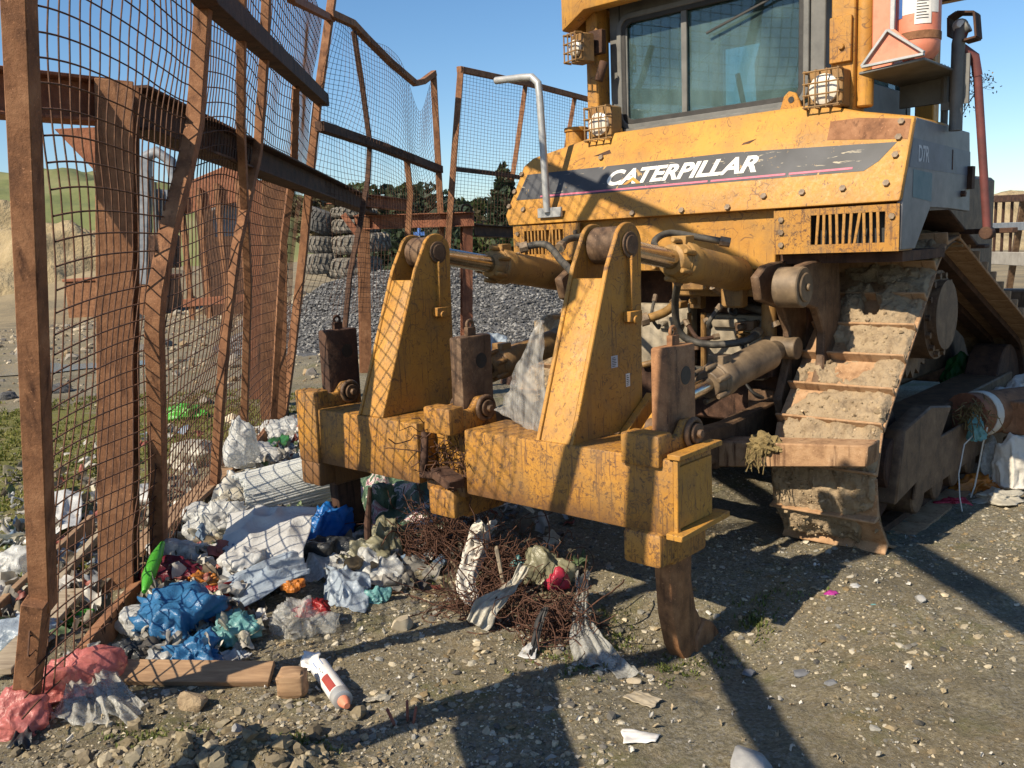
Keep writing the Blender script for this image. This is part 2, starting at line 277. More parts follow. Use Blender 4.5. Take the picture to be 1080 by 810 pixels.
# ------------------------------------------------------------------ mesh builder
class MB:
    def __init__(s): s.v=[]; s.f=[]; s.r=[]
    def add(s,vs,fs):
        n=len(s.v); m=len(s.f); s.v+= [tuple(map(float,p)) for p in vs]; s.f+=[tuple(i+n for i in f) for f in fs]; s.r.append((n,len(s.v),m,len(s.f))); return s
    def pieces(s):
        for a,b,c,d in s.r:
            q=MB(); q.add(s.v[a:b],[tuple(i-a for i in f) for f in s.f[c:d]]); yield q
    def box(s,a,b,R=None,o=None):
        P=[(x,y,z) for z in (a[2],b[2]) for y in (a[1],b[1]) for x in (a[0],b[0])]
        if R is not None: P=[tuple(np.array(o)+R@(np.array(p)-np.array(o))) for p in P]
        return s.add(P,[(0,2,3,1),(4,5,7,6),(0,1,5,4),(2,6,7,3),(0,4,6,2),(1,3,7,5)])
    def cbox(s,c,size,R=None):
        c=np.array(c);h=np.array(size)/2; return s.box(c-h,c+h,R,c)
    def bar(s,p,q,w,h,up=(0,0,1)):         # rectangular bar from p to q
        p=np.array(p,float);q=np.array(q,float);d=q-p;d/=np.linalg.norm(d);u=np.array(up,float)
        if abs(d@u)>.97:u=np.array([1.,0,0])
        r=np.cross(d,u);r/=np.linalg.norm(r);u=np.cross(r,d)
        P=[e+r*a*w/2+u*b*h/2 for e in (p,q) for a,b in ((-1,-1),(1,-1),(1,1),(-1,1))]
        return s.add(P,[(3,2,1,0),(4,5,6,7),(0,1,5,4),(1,2,6,5),(2,3,7,6),(3,0,4,7)])
    def prism(s,poly,ax,a,b):              # polygon in the two other axes, extruded along ax
        n=len(poly); i='xyz'.index(ax)
        def mk(p,t): q=list(p); q.insert(i,t); return q
        P=[mk(p,a) for p in poly]+[mk(p,b) for p in poly]
        return s.add(P,[tuple(range(n)),tuple(range(2*n-1,n-1,-1))]+[(k,n+k,n+(k+1)%n,(k+1)%n) for k in range(n)])
    def tube(s,pts,r,n=8,cap=True,ph=0.):
        P=[np.array(p,float) for p in pts]; R=r if hasattr(r,'__len__') else [r]*len(P); V=[];Fc=[]
        t=P[1]-P[0]; t/=np.linalg.norm(t)+1e-12; up=np.array([0,0,1.]) if abs(t[2])<.9 else np.array([1.,0,0])
        a=np.cross(t,up);a/=np.linalg.norm(a)
        for i,p in enumerate(P):
            t=P[min(i+1,len(P)-1)]-P[max(i-1,0)]; t/=np.linalg.norm(t)+1e-12
            a=a-t*(a@t);a/=np.linalg.norm(a)+1e-12;b=np.cross(t,a)
            V+=[p+R[i]*(a*math.cos(ph+2*PI*k/n)+b*math.sin(ph+2*PI*k/n)) for k in range(n)]
            if i: Fc+=[((i-1)*n+k,(i-1)*n+(k+1)%n,i*n+(k+1)%n,i*n+k) for k in range(n)]
        if cap: Fc+=[tuple(range(n-1,-1,-1)),tuple((len(P)-1)*n+k for k in range(n))]
        return s.add(V,Fc)
    def cyl(s,p,q,r,n=20,r2=None): return s.tube([p,q],[r,r if r2 is None else r2],n)
    def ring(s,c,axis,R,r,n=24,m=8,h=None):  # torus
        c=np.array(c,float);ax=np.array(axis,float);ax/=np.linalg.norm(ax);u=np.cross(ax,[0,0,1.] if abs(ax[2])<.9 else [1.,0,0]);u/=np.linalg.norm(u);w=np.cross(ax,u)
        V=[];Fc=[]
        for i in range(n):
            d=u*math.cos(2*PI*i/n)+w*math.sin(2*PI*i/n)
            for j in range(m):
                V.append(c+d*(R+r*math.cos(2*PI*j/m))+ax*(h or r)*math.sin(2*PI*j/m))
            for j in range(m): Fc.append((i*m+j,((i+1)%n)*m+j,((i+1)%n)*m+(j+1)%m,i*m+(j+1)%m))
        return s.add(V,Fc)
    def lathe(s,c,prof,n=24,axis=(0,0,1)):
        c=np.array(c,float);ax=np.array(axis,float);ax/=np.linalg.norm(ax)
        return s.tube([c+ax*h for r,h in prof],[max(r,1e-4) for r,h in prof],n)
    def ibeam(s,p,q,w,h,t=.014,up=(0,0,1)):
        p=np.array(p,float);q=np.array(q,float);d=q-p;d/=np.linalg.norm(d);u=np.array(up,float);r=np.cross(d,u);r/=np.linalg.norm(r);u=np.cross(r,d)
        for k in (-1,1): s.bar(p+u*k*(h/2-t/2),q+u*k*(h/2-t/2),w,t,u)
        return s.bar(p,q,t*.8,h-2*t-.0005,u)
    def build(s,name,mat,parent=None,world=False,bevel=0,smooth=True,angle=40,seg=1):
        me=bpy.data.meshes.new(name); V=s.v
        if world and parent is not None:
            o=np.array(parent.location); V=[tuple(np.array(p)-o) for p in V]
        me.from_pydata(V,[],s.f)
        bm=bmesh.new(); bm.from_mesh(me); bmesh.ops.recalc_face_normals(bm,faces=bm.faces)
        if bevel:
            ed=[e for e in bm.edges if len(e.link_faces)==2 and e.calc_face_angle(0)>math.radians(35)]
            bmesh.ops.bevel(bm,geom=ed,offset=bevel,segments=seg,affect='EDGES',profile=.5,clamp_overlap=True)
        bm.to_mesh(me); bm.free()
        if smooth:
            me.polygons.foreach_set('use_smooth',[True]*len(me.polygons)); me.set_sharp_from_angle(angle=math.radians(angle))
        me.materials.append(M[mat] if isinstance(mat,str) else mat)
        ob=bpy.data.objects.new(name,me); COL.objects.link(ob)
        if parent is not None: ob.parent=parent
        return ob
def tag(o,label=None,cat=None,group=None,kind=None):
    for a,b in (('label',label),('category',cat),('group',group),('kind',kind)):
        if b: o[a]=b
    return o
def thing(name,label,cat,loc=(0,0,0),rz=0,group=None):
    o=bpy.data.objects.new(name,None); COL.objects.link(o); o.location=[float(x) for x in loc]; o.rotation_euler=(0,0,rz); o.empty_display_size=.1
    return tag(o,label,cat,group)
def raw(name,V,Fc,mat,tint=None,smooth=False,parent=None):
    me=bpy.data.meshes.new(name); V=np.asarray(V,np.float32); Fc=np.asarray(Fc,np.int32); nf,kf=Fc.shape
    me.vertices.add(len(V)); me.vertices.foreach_set('co',V.ravel()); me.loops.add(nf*kf); me.loops.foreach_set('vertex_index',Fc.ravel())
    me.polygons.add(nf); me.polygons.foreach_set('loop_start',np.arange(0,nf*kf,kf,dtype=np.int32)); me.update(calc_edges=True)
    if tint is not None:
        a=me.attributes.new('tint','FLOAT_COLOR','POINT'); a.data.foreach_set('color',np.concatenate([tint,np.ones((len(tint),1))],1).astype(np.float32).ravel())
    me.polygons.foreach_set('use_smooth',[bool(smooth)]*nf); me.materials.append(M[mat] if isinstance(mat,str) else mat); me.validate()
    ob=bpy.data.objects.new(name,me); COL.objects.link(ob)
    if parent is not None: ob.parent=parent
    return ob
def ico(sub):
    bm=bmesh.new(); bmesh.ops.create_icosphere(bm,subdivisions=sub,radius=1); bm.verts.ensure_lookup_table()
    V=np.array([v.co[:] for v in bm.verts]); Fc=np.array([[v.index for v in f.verts] for f in bm.faces]); bm.free(); return V,Fc
ICO={k:ico(k) for k in (1,2,3,4,5)}
def rotm(a,b,c):
    ca,sa,cb,sb,cc,sc=np.cos(a),np.sin(a),np.cos(b),np.sin(b),np.cos(c),np.sin(c)
    Rz=np.array([[ca,-sa,0],[sa,ca,0],[0,0,1]]);Ry=np.array([[cb,0,sb],[0,1,0],[-sb,0,cb]]);Rx=np.array([[1,0,0],[0,cc,-sc],[0,sc,cc]]); return Rz@Ry@Rx
def scatter(name,pts,sizes,palette,mat='stone',sub=1,seed=1,flat=(.45,.9),sink=.25):
    rg=np.random.default_rng(seed); n=len(pts); bv,bf=ICO[sub]; nv=len(bv); var=[]
    for k in range(14):
        d=1+rg.uniform(-.28,.28,nv); v=bv*d[:,None]
        for _ in range(3):                                # knock flat facets off the pebble
            nn=rg.normal(size=3);nn/=np.linalg.norm(nn);h=v@nn; lim=rg.uniform(.45,.7); v=v-np.outer(np.maximum(h-lim,0),nn)
        var.append(v)
    var=np.array(var); idx=rg.integers(0,14,n); P=var[idx]
    sc=np.stack([rg.uniform(.75,1.25,n),rg.uniform(.75,1.25,n),rg.uniform(flat[0],flat[1],n)],1)*np.asarray(sizes)[:,None]
    a=rg.uniform(0,2*PI,n); t=rg.uniform(-.5,.5,n); P=P*sc[:,None,:]
    ct,st=np.cos(t)[:,None],np.sin(t)[:,None]; x,y,z=P[...,0],P[...,1]*ct-P[...,2]*st,P[...,1]*st+P[...,2]*ct
    ca,sa=np.cos(a)[:,None],np.sin(a)[:,None]; P=np.stack([x*ca-y*sa,x*sa+y*ca,z],-1)
    pts=np.array(pts,float); pts[:,2]+=sc[:,2]*(1-2*sink)*.6; P=P+pts[:,None,:]
    pal=np.array(palette); col=pal[rg.integers(0,len(pal),n)]*rg.uniform(.7,1.3,(n,1)); col=np.repeat(col,nv,0)
    Fc=(bf[None]+(np.arange(n)*nv)[:,None,None]).reshape(-1,3)
    return raw(name,P.reshape(-1,3),Fc,mat,col)

# ================================================================== GROUND, SKYLINE
def axis(lo,hi,c,fine,grow,n0):
    out=[c]; s=fine; x=c; i=0
    while x<hi: x+=s; out.append(x); i+=1; s=s*(grow if i>n0 else 1)
    x=c;s=fine;i=0; lo_=[]
    while x>lo: x-=s; lo_.append(x); i+=1; s=s*(grow if i>n0 else 1)
    return np.array(lo_[::-1]+out)
gx=axis(-900,900,0,.026,1.035,115); gy=axis(-300,1500,4.0,.026,1.03,95)
X,Y=np.meshgrid(gx,gy); Zg=gz(X,Y); nx,ny=len(gx),len(gy)
ii=np.arange(nx*ny).reshape(ny,nx); Fg=np.stack([ii[:-1,:-1],ii[:-1,1:],ii[1:,1:],ii[1:,:-1]],-1).reshape(-1,4)
tag(raw('ground',np.stack([X,Y,Zg],-1).reshape(-1,3),Fg,'ground',smooth=True),kind='structure')
def hillside(name,cx,cy,wx,wy,h,mat,seed,rough=.12,n=90):
    u=np.linspace(-1,1,n);A,Bv=np.meshgrid(u,u); x=cx+A*wx;y=cy+Bv*wy; f=np.clip(1-A**2,0,1)**.9*np.clip(1-Bv**2,0,1)**.9
    z=-2+(h+2)*f*(1+rough*2*fbm(A*5,Bv*5,seed,5)); i=np.arange(n*n).reshape(n,n)
    return tag(raw(name,np.stack([x,y,z],-1).reshape(-1,3),np.stack([i[:-1,:-1],i[:-1,1:],i[1:,1:],i[1:,:-1]],-1).reshape(-1,4),mat,smooth=True),kind='structure')
hillside('hill',-250,430,240,110,44,'grass_hill',3)
hillside('wooded_ridge',40,520,330,120,14,'grass_hill',5)
hillside('dirt_bank',44,66,30,14,4.0,'tan_hill',9,.16)
hillside('spoil_mound',-27,46,13,8,4.0,'tan_hill',12,.3)
# puddle in the yard outside the fence
pp=MB(); c=G(8,392); ring=[]
for i in range(40):
    a=2*PI*i/40; r=1+.35*math.sin(3*a+1)+.2*math.sin(5*a); ring.append((-8.4+1.9*r*math.cos(a),15.2+.95*r*math.sin(a),.004))
zz=-.012; pp.add([(x,y,zz) for x,y,_ in ring],[tuple(range(40))]); tag(pp.build('puddle','water',smooth=False),kind='structure')
# ---- gravel on the ground
rg=np.random.default_rng(11)
STONES=[(.42,.37,.27),(.36,.31,.22),(.31,.275,.205),(.20,.175,.13),(.15,.14,.12),(.40,.37,.30),(.25,.20,.125),(.10,.095,.085),(.24,.235,.21),(.22,.165,.09)]
n=85000; yy=1.9+rg.beta(1.0,2.2,n)*8.5; xx=rg.uniform(-1,1,n)*(.60*yy+.4); 
dens=fbm(xx*1.3,yy*1.3,71,3); keep=dens*1.5-.12*np.clip(xx-.8,0,1.2)>-.22+rg.uniform(-.25,.22,n); xx,yy=xx[keep],yy[keep]
sz=.0026+.0042*rg.pareto(2.6,len(xx)); sz=np.clip(sz,.0028,.022)
tag(scatter('loose_gravel',np.stack([xx,yy,gz(xx,yy)],1),sz,STONES,seed=4,flat=(.3,.7),sink=.42),kind='stuff')
n=1500; xx=rg.normal(-1.02,.33,n); yy=rg.normal(2.62,.2,n); sz=np.clip(.006+.009*rg.pareto(2.4,n),.006,.034)
tag(scatter('earth_clods',np.stack([xx,yy,gz(xx,yy)],1),sz,[(.20,.165,.105),(.25,.21,.14),(.15,.125,.085),(.30,.265,.19)],seed=6,sub=2,sink=.4),kind='stuff')
# ---- grey gravel heap
n=80;u=np.linspace(-7,4,n);v=np.linspace(14.5,30,n);A,Bv=np.meshgrid(u,v);hz=heap(A,Bv)*(1+.16*fbm(A*1.1,Bv*1.1,3,3))-.10+gz(A,Bv);i=np.arange(n*n).reshape(n,n)
tag(raw('gravel_heap',np.stack([A,Bv,hz],-1).reshape(-1,3),np.stack([i[:-1,:-1],i[:-1,1:],i[1:,1:],i[1:,:-1]],-1).reshape(-1,4),'gravel_base',smooth=True),kind='structure')
n=26000; xx=rg.uniform(-6,3.2,n);yy=rg.uniform(15.5,24,n); k_=heap(xx,yy)>.12; xx,yy=xx[k_],yy[k_]; hz=heap(xx,yy)*(1+.16*fbm(xx*1.1,yy*1.1,3,3))-.10+gz(xx,yy)
tag(scatter('heap_stones',np.stack([xx,yy,hz],1),rg.uniform(.016,.046,len(xx)),[(.12,.12,.12),(.075,.077,.08),(.19,.19,.186),(.05,.051,.054),(.25,.25,.245)],seed=8),kind='stuff')
# yard rubble beyond the fence
n=5200; xx=rg.uniform(-16,-2.4,n);yy=rg.uniform(8,40,n); k_=(np.abs((xx+8.4)/2.3)**2+np.abs((yy-15.2)/1.2)**2>1)&((yy>12)|(rg.random(n)<.25)); xx,yy=xx[k_],yy[k_]; n=len(xx); sz=np.clip(.02+.03*rg.pareto(2.6,n),.02,.28)
tag(scatter('yard_rubble',np.stack([xx,yy,gz(xx,yy)],1),sz,[(.34,.29,.21),(.22,.20,.17),(.42,.36,.27),(.14,.13,.12),(.27,.20,.12)],seed=9),kind='stuff')
# ---- weeds and grass
def grass(name,pts,hgt,seed,cols=((.10,.16,.03),(.16,.20,.045),(.07,.12,.025)),per=7,wid=.004):
    rg=np.random.default_rng(seed); n=len(pts)*per; p=np.repeat(np.array(pts),per,0)+np.c_[rg.normal(0,.018,(n,2)),np.zeros(n)]
    a=rg.uniform(0,2*PI,n); l=hgt*rg.uniform(.4,1.2,n); w=wid*rg.uniform(.6,1.8,n); t=rg.uniform(.2,1.1,n)
    d=np.c_[np.cos(a),np.sin(a),np.zeros(n)]; e=np.c_[-np.sin(a),np.cos(a),np.zeros(n)]
    m=p+d*(l*np.sin(t)*.4)[:,None]+np.c_[np.zeros((n,2)),l*np.cos(t)*.6]; tip=p+d*(l*np.sin(t))[:,None]+np.c_[np.zeros((n,2)),l*np.cos(t)*.9]
    V=np.stack([p-e*w[:,None],p+e*w[:,None],m+e*w[:,None]*.8,m-e*w[:,None]*.8,tip],1).reshape(-1,3)
    b=np.arange(n)*5; Fc=np.concatenate([np.stack([b,b+1,b+2],1),np.stack([b,b+2,b+3],1),np.stack([b+3,b+2,b+4],1)])
    col=np.array(cols)[rg.integers(0,len(cols),n)]*rg.uniform(.7,1.3,(n,1)); return tag(raw(name,V,Fc,'leaf',np.repeat(col,5,0)),kind='stuff')
gp=[]
for px,py,sx,sy,nn in [(175,795,45,14,130),(300,800,40,10,60),(640,650,40,20,40),(800,640,20,10,40),(720,670,60,25,50),(445,590,60,20,60),(350,560,60,30,30),(600,690,50,20,30),(820,620,50,10,20)]:
    for _ in range(nn):
        q=G(px+rnd.gauss(0,sx*.5),py+rnd.gauss(0,sy*.5)); gp.append((q[0],q[1],gzs(q[0],q[1])-.003))
grass('weeds',gp,.026,3,((.13,.16,.04),(.18,.19,.06),(.09,.12,.03)),9,.003)
gp=[(x,y,gzs(x,y)-.005) for x,y in ((rnd.uniform(-7.0,-2.35),rnd.uniform(4.6,11.5)) for _ in range(5200)) if vnoise(x*.8,y*.8,5)>-.22]
grass('yard_grass',gp,.05,5,((.16,.17,.03),(.20,.19,.05),(.10,.13,.025)),5,.006)

# ---- trees
def blobtree(name,label,cat,base,H,Wd,seed,cols,conifer=False,group=None,leaves=1500,leaf=.5):
    rg=np.random.default_rng(seed); t=thing(name,label,cat,base,0,group); b=MB()
    b.tube([(0,0,-.3),(.05*Wd*.2,0,H*.3),(0,.05,H*.9 if conifer else H*.62)],[.035*H,.026*H,.006*H],8)
    for k in range(6):
        a=rg.uniform(0,2*PI);h=H*rg.uniform(.25,.55);r=Wd*.38; b.tube([(0,0,h),(r*.5*math.cos(a),r*.5*math.sin(a),h+.12*H),(r*math.cos(a),r*math.sin(a),h+.2*H)],[.012*H,.008*H,.003*H],5)
    b.build('trunk','bark',t)
    if conifer:
        h=H*(1-np.sqrt(rg.uniform(0.003,1,leaves)))*.93+.07*H; tier=.72+.35*np.abs(np.sin(h/H*34+rg.uniform(-.5,.5,leaves))); r=(1-h/H)**.85*Wd/2*tier*np.sqrt(rg.uniform(.2,1,leaves)); a=rg.uniform(0,2*PI,leaves)
        P=np.c_[r*np.cos(a),r*np.sin(a),h-.12*r]
    else:
        nb=13; bc=np.c_[rg.normal(0,.25*Wd,(nb,2)),rg.uniform(.32,.86,nb)*H]; br=rg.uniform(.14,.27,nb)*Wd; i=rg.integers(0,nb,leaves)
        d=rg.normal(size=(leaves,3)); d/=np.linalg.norm(d,axis=1)[:,None]; P=bc[i]+d*(br[i]*rg.uniform(.45,1.05,leaves)**.6)[:,None]*np.array([1,1,.85])
    s=leaf*rg.uniform(.5,1.3,leaves); N=rg.normal(size=(leaves,3)); N/=np.linalg.norm(N,axis=1)[:,None]; T=np.cross(N,rg.normal(size=(leaves,3))); T/=np.linalg.norm(T,axis=1)[:,None]; B2=np.cross(N,T)
    V=np.stack([P-T*s[:,None],P+B2*s[:,None]*.6,P+T*s[:,None],P-B2*s[:,None]*.6],1).reshape(-1,3); f=np.arange(leaves)*4
    col=np.array(cols)[rg.integers(0,len(cols),leaves)]*rg.uniform(.65,1.35,(leaves,1))
    raw('crown',V,np.stack([f,f+1,f+2,f+3],1),'leaf',np.repeat(col,4,0),parent=t); return t
GRN=[(.045,.075,.025),(.065,.095,.03),(.09,.11,.04)]; BRN=[(.12,.10,.05),(.09,.085,.04),(.15,.12,.07)]; DRK=[(.022,.04,.024),(.035,.055,.03),(.05,.07,.035)]
specs=[(345,205,'olive broad tree'),(362,196,'tall brownish tree'),(382,192,'grey-brown bare-looking tree'),(402,196,'dark green rounded tree'),(422,192,'brownish bushy tree'),(441,190,'tall olive tree'),(462,196,'dark rounded tree'),(481,204,'mid green tree'),(500,206,'dark green bushy tree'),(572,206,'low olive tree'),(592,200,'brown-green tree')]
for i,(px,py,nm) in enumerate(specs):
    dist=105+((i*37)%30); p=D(px,py,dist); bx=p[0]; gzz=gzs(bx,dist); H=p[2]-gzz
    blobtree('broadleaf_tree',nm+' in the belt behind the yard, '+['left of the tyre stacks','above the left tyre stack','above the pale tyre stack','right of the pale tyre stack','behind the sagging mesh panel','behind the far panel post','left of the open gap','in the open gap','right of the open gap','right of the conifer','half behind the dozer tank'][i],'tree',(bx,dist,gzz),H,H*.95,30+i,[BRN,GRN,DRK][i%3],group='trees behind the yard',leaves=1500,leaf=H*.055)
p=D(530,166,80); gzz=gzs(p[0],80); blobtree('conifer_tree','tall pointed dark conifer seen through the right-hand mesh panel','tree',(p[0],80,gzz),p[2]-gzz,5.6,77,DRK,True,leaves=2600,leaf=.42)
for px,py,h_,lab in [(520,262,2.6,'dark scrubby bush below the conifer'),(420,250,3.0,'dark hedge-like bush behind the pale tyres'),(455,252,2.6,'dark bush beside the blue marker post'),(560,258,2.6,'low bush left of the dozer tank')]:
    p=D(px,py,52); blobtree('shrub',lab,'bush',(p[0],52,gzs(p[0],52)-.2),p[2]-gzs(p[0],52)+1.0,h_*1.9,int(px),GRN if px>500 else DRK,leaves=1100,leaf=.26)

# ================================================================== BULLDOZER
dozer=thing('bulldozer','big yellow crawler dozer with a muddy track, wide rear tank and ripper','bulldozer',ORG,-TH)
SPLIT={'mounting_frame','roll_bar','tank_bolt','panel_trim','cover_bolt','grille_bolt','cylinder_lug','push_arm','hydraulic_pipe','hose_fitting','apron','transmission_cover','light_bracket','fender','pinstripe','rust_scar','sticker_line','label_line','window_mullion','cab_pillar'}
def part(mb,name,mat,parent=dozer,bevel=.004,**k):
    if name in SPLIT:
        for q in mb.pieces(): o=q.build(name,mat,parent,bevel=bevel,**k)
        return o
    return mb.build(name,mat,parent,bevel=bevel,**k)
# --- ripper beam
YR=-1.88; YF=-1.565
b=MB(); b.box((-1.44,YR,.50),(-.53,YF,.822)); b.box((-.19,YR+.004,.50),(1.0,YF,.828))
b.box((-.53,YR+.13,.52),(-.19,YF-.01,.80)); b.box((-.50,YR+.02,.47),(-.22,YF+.05,.53))
beam=part(b,'ripper_beam','yellow_beam',bevel=.012,seg=2)
b=MB(); b.box((1.0005,YR+.025,.535),(1.012,YF-.02,.795)); b.box((1.0005,YR-.0,.51),(1.022,YR+.022,.83)); b.bar((1.02,YR-.03,.515),(1.02,YF+.05,.525),.075,.026); b.bar((1.01,YR-.01,.842),(1.01,YF+.02,.842),.06,.022)
part(b,'end_plate','yellow_worn',beam,.003)
def pocket(xc,mat):
    w=.095
    b=MB(); b.box((xc-w,YR-.02,.36),(xc+w,YR+.10,.51)); b.box((xc-w+.01,YR+.09,.34),(xc+w-.01,YF+.06,.50))
    part(b,'shank_pocket',mat,beam,.02,seg=2)
    b=MB(); b.box((xc-w,YR-.022,.50 if xc<-1.4 else .79),(xc+w,YR+.085,.925)); b.prism([(YR+.08,.80),(YF+.01,.80),(YF+.01,.90),(YF-.05,.955),(YF-.12,.955),(YF-.17,.90),(YR+.08,.90)],'x',xc+.052,xc+w); b.prism([(YR+.08,.80),(YF+.01,.80),(YF+.01,.93),(YR+.08,.90)],'x',xc-w,xc-.052)
    part(b,'pocket_collar','yellow_beam' if xc>0 else mat,beam,.012,seg=2)
    b=MB(); b.cyl((xc-w-.02,YF-.085,.895),(xc+w+.035,YF-.085,.895),.043,18); b.ring((xc+w+.012,YF-.085,.895),(1,0,0),.058,.014,20,6); b.cyl((xc+w+.03,YF-.085,.895),(xc+w+.055,YF-.085,.895),.020,6)
    part(b,'shank_pin','steel_brown',beam,.003)
for xc,mat in ((.855,'yellow_pocket'),(-.355,'yellow_pocket'),(-1.47,'yellow_beam')): pocket(xc,mat)
# --- shanks
def shank(xc,low,mat):
    t=.042; b=MB()
    prof=[(-1.745,1.262),(-1.515,1.262),(-1.515,.44),(-1.56,.34),(-1.565,.20),(-1.53,.06),(-1.47,-.03),(-1.46,-.12),(-1.53,-.20),(-1.61,-.18),(-1.68,-.08),(-1.725,.08),(-1.745,.28)] if low<.1 else [(-1.745,1.262),(-1.515,1.262),(-1.515,low),(-1.745,low)]
    b.prism(prof,'x',xc-t,xc+t)
    s=part(b,'shank',mat,dozer,.012,seg=2)
    if low<.1:
        b=MB(); tv=[(-1.555,-.08),(-1.475,-.005),(-1.40,-.05),(-1.31,-.16),(-1.265,-.25),(-1.40,-.262),(-1.55,-.222)]; b.prism(tv,'x',xc-t-.014,xc+t+.014); part(b,'ripper_tooth','tooth',s,.008)
    b=MB(); n_=20; r=.04
    b.cyl((xc+t-.012,-1.60,1.13),(xc+t+.0015,-1.60,1.13),r,20); part(b,'pin_hole','black',s,0)
    b=MB(); b.box((xc-.014,-1.66,1.258),(xc+.014,-1.60,1.305)); b.ring((xc,-1.63,1.318),(1,0,0),.022,.009,14,6); part(b,'lifting_eye',mat,s,.002)
shank(.855,0,'tooth'); shank(-.355,.44,'steel_brown'); shank(-1.47,0,'rust_dark')

# --- towers
def tower(x0,x1):
    cy,cz,r=-1.405,1.69,.105; arc=[(cy+r*math.sin(a),cz+r*math.cos(a)) for a in np.linspace(-1.25,1.35,12)]
    prof=[(-1.87,.823)]+[(-1.575,1.60)]+arc+[(-1.31,1.45),(-1.32,.823)]
    t=.024; b=MB(); b.prism(prof,'x',x1-t,x1); b.prism(prof,'x',x0,x0+t)
    tw=part(b,'ripper_tower','yellow_worn',dozer,.004)
    b=MB(); d=np.array([.295,.777]);d/=np.linalg.norm(d); q=[(-1.864,.823),(-1.590,1.545),(-1.560,1.545),(-1.834,.823)]; b.prism(q,'x',x0+t+.001,x1-t-.001); b.box((x0+t+.001,-1.36,.823),(x1-t-.001,-1.335,1.40)); part(b,'rear_plate','yellow_worn',tw,.003)
    b=MB(); b.cyl((x0-.02,cy,cz),(x1+.02,cy,cz),.045,20); b.cyl((x1,cy,cz),(x1+.012,cy,cz),.062,20); b.cyl((x0+t+.01,cy,cz),(x1-t-.01,cy,cz),.088,24); part(b,'tower_pin','steel_brown',tw,.003)
    b=MB(); b.bar((x1+.008,cy-.01,cz-.05),(x1+.008,cy-.02,cz-.30),.012,.035); b.cbox((x1+.02,cy-.01,cz-.33),(.04,.10,.05)); b.cyl((x1,cy-.02,cz-.345),(x1+.05,cy-.02,cz-.345),.02,8); part(b,'pin_keeper','yellow_worn',tw,.003)
    return tw
twr=tower(.268,.487); twl=tower(-1.02,-.807)
for (y0,z0,w_,h_,mt) in ((-1.545,1.16,.050,.055,'grey_letter'),(-1.44,1.06,.032,.062,'white_label')):
    b=MB(); b.box((.4875,y0-w_/2,z0-h_/2),(.4888,y0+w_/2,z0+h_/2)); st_=part(b,'sticker',mt,twr,0)
    b=MB()
    for j in range(6): b.box((.4889,y0-w_*.38,z0-h_*.4+j*h_*.14),(.4893,y0+w_*(.1+.05*((j*7)%5)),z0-h_*.4+j*h_*.14+h_*.06))
    part(b,'sticker_line','ink',twr,0)
# --- cylinders
def cylinder(p0,p1,rod,R,frac,mat='cyl'):
    p0=np.array(p0);p1=np.array(p1);d=(p1-p0);L=np.linalg.norm(d);d/=L; g=p0+d*L*frac
    b=MB(); b.tube([g+d*.04,p1-d*.08],R,28); b.tube([p1-d*.09,p1-d*.06,p1+d*.03],[R,R*.8,R*.62],24); c=part(b,'hydraulic_cylinder',mat,dozer,.004)
    b=MB(); b.tube([p0,g+d*.05],rod,20); part(b,'rod','chrome',c,0)
    b=MB(); b.tube([g-d*.02,g+d*.05,g+d*.06,g+d*.14],[R*.82,R*.95,R*1.13,R*1.13],28); 
    up=np.array([0,0,1.]); b.cbox(g+d*.10+up*(R*1.05),(.09,.09,.07)); 
    for k in range(6):
        a=k*PI/3+.4; s=np.cross(d,up);s/=np.linalg.norm(s); u2=np.cross(s,d); o=(s*math.cos(a)+u2*math.sin(a))*R*1.02; b.tube([g-d*.035+o,g+d*.06+o],.016,6)
    part(b,'gland',mat,c,.004)
    b=MB(); b.cyl(p1+np.array([-.10,0,0])+d*.08,p1+np.array([.10,0,0])+d*.08,R*.72,20); part(b,'cylinder_eye','greasy',c,.004)
    return c
cylinder((.378,-1.405,1.69),(.378,-.02,1.47),.052,.098,.40); cylinder((-.915,-1.405,1.69),(-.915,-.02,1.47),.052,.098,.40)
cylinder((.56,-1.30,.90),(.62,-.18,1.06),.042,.088,.40,'greasy'); cylinder((-.95,-1.30,.90),(-.95,-.18,1.06),.042,.088,.40,'yellow_dirty')
b=MB()
for xx_ in (.56,-.95): b.prism([(-1.565,.56),(-1.25,.80),(-1.22,.90),(-1.29,.98),(-1.565,.80)],'x',xx_-.07,xx_-.03); b.prism([(-1.565,.56),(-1.25,.80),(-1.22,.90),(-1.29,.98),(-1.565,.80)],'x',xx_+.03,xx_+.07)
part(b,'cylinder_lug','yellow_worn',beam,.004)
# --- linkage: lower arms, draft box, mounting frame on the rear case
b=MB(); b.prism([(-1.57,.52),(-1.57,.72),(-.45,.68),(.25,.72),(.25,.42),(-.45,.48)],'x',.40,.50); b.prism([(-1.57,.52),(-1.57,.72),(-.45,.68),(.25,.72),(.25,.42),(-.45,.48)],'x',-.95,-.85); b.box((-.95,-.62,.45),(.5,-.50,.62)); part(b,'ripper_linkage','steel_brown',dozer,.01)
b=MB(); b.prism([(.47,.455),(1.30,.565),(1.305,.675),(.47,.60)],'y',-.60,-.43); part(b,'draw_bar','shoe',dozer,.008)
pr=[(-.44,1.49),(-.34,1.545),(-.20,1.56),(.15,1.56),(.30,.60),(-.10,.60),(-.16,.78),(-.05,.98),(-.04,1.16),(-.14,1.30),(-.40,1.36)]
b=MB(); b.prism(pr,'x',.60,.65); b.prism(pr,'x',.80,.85); b.prism(pr,'x',-.76,-.70); b.box((.30,.12,.60),(.72,.20,.78)); part(b,'mounting_frame','steel_brown',dozer,.008)
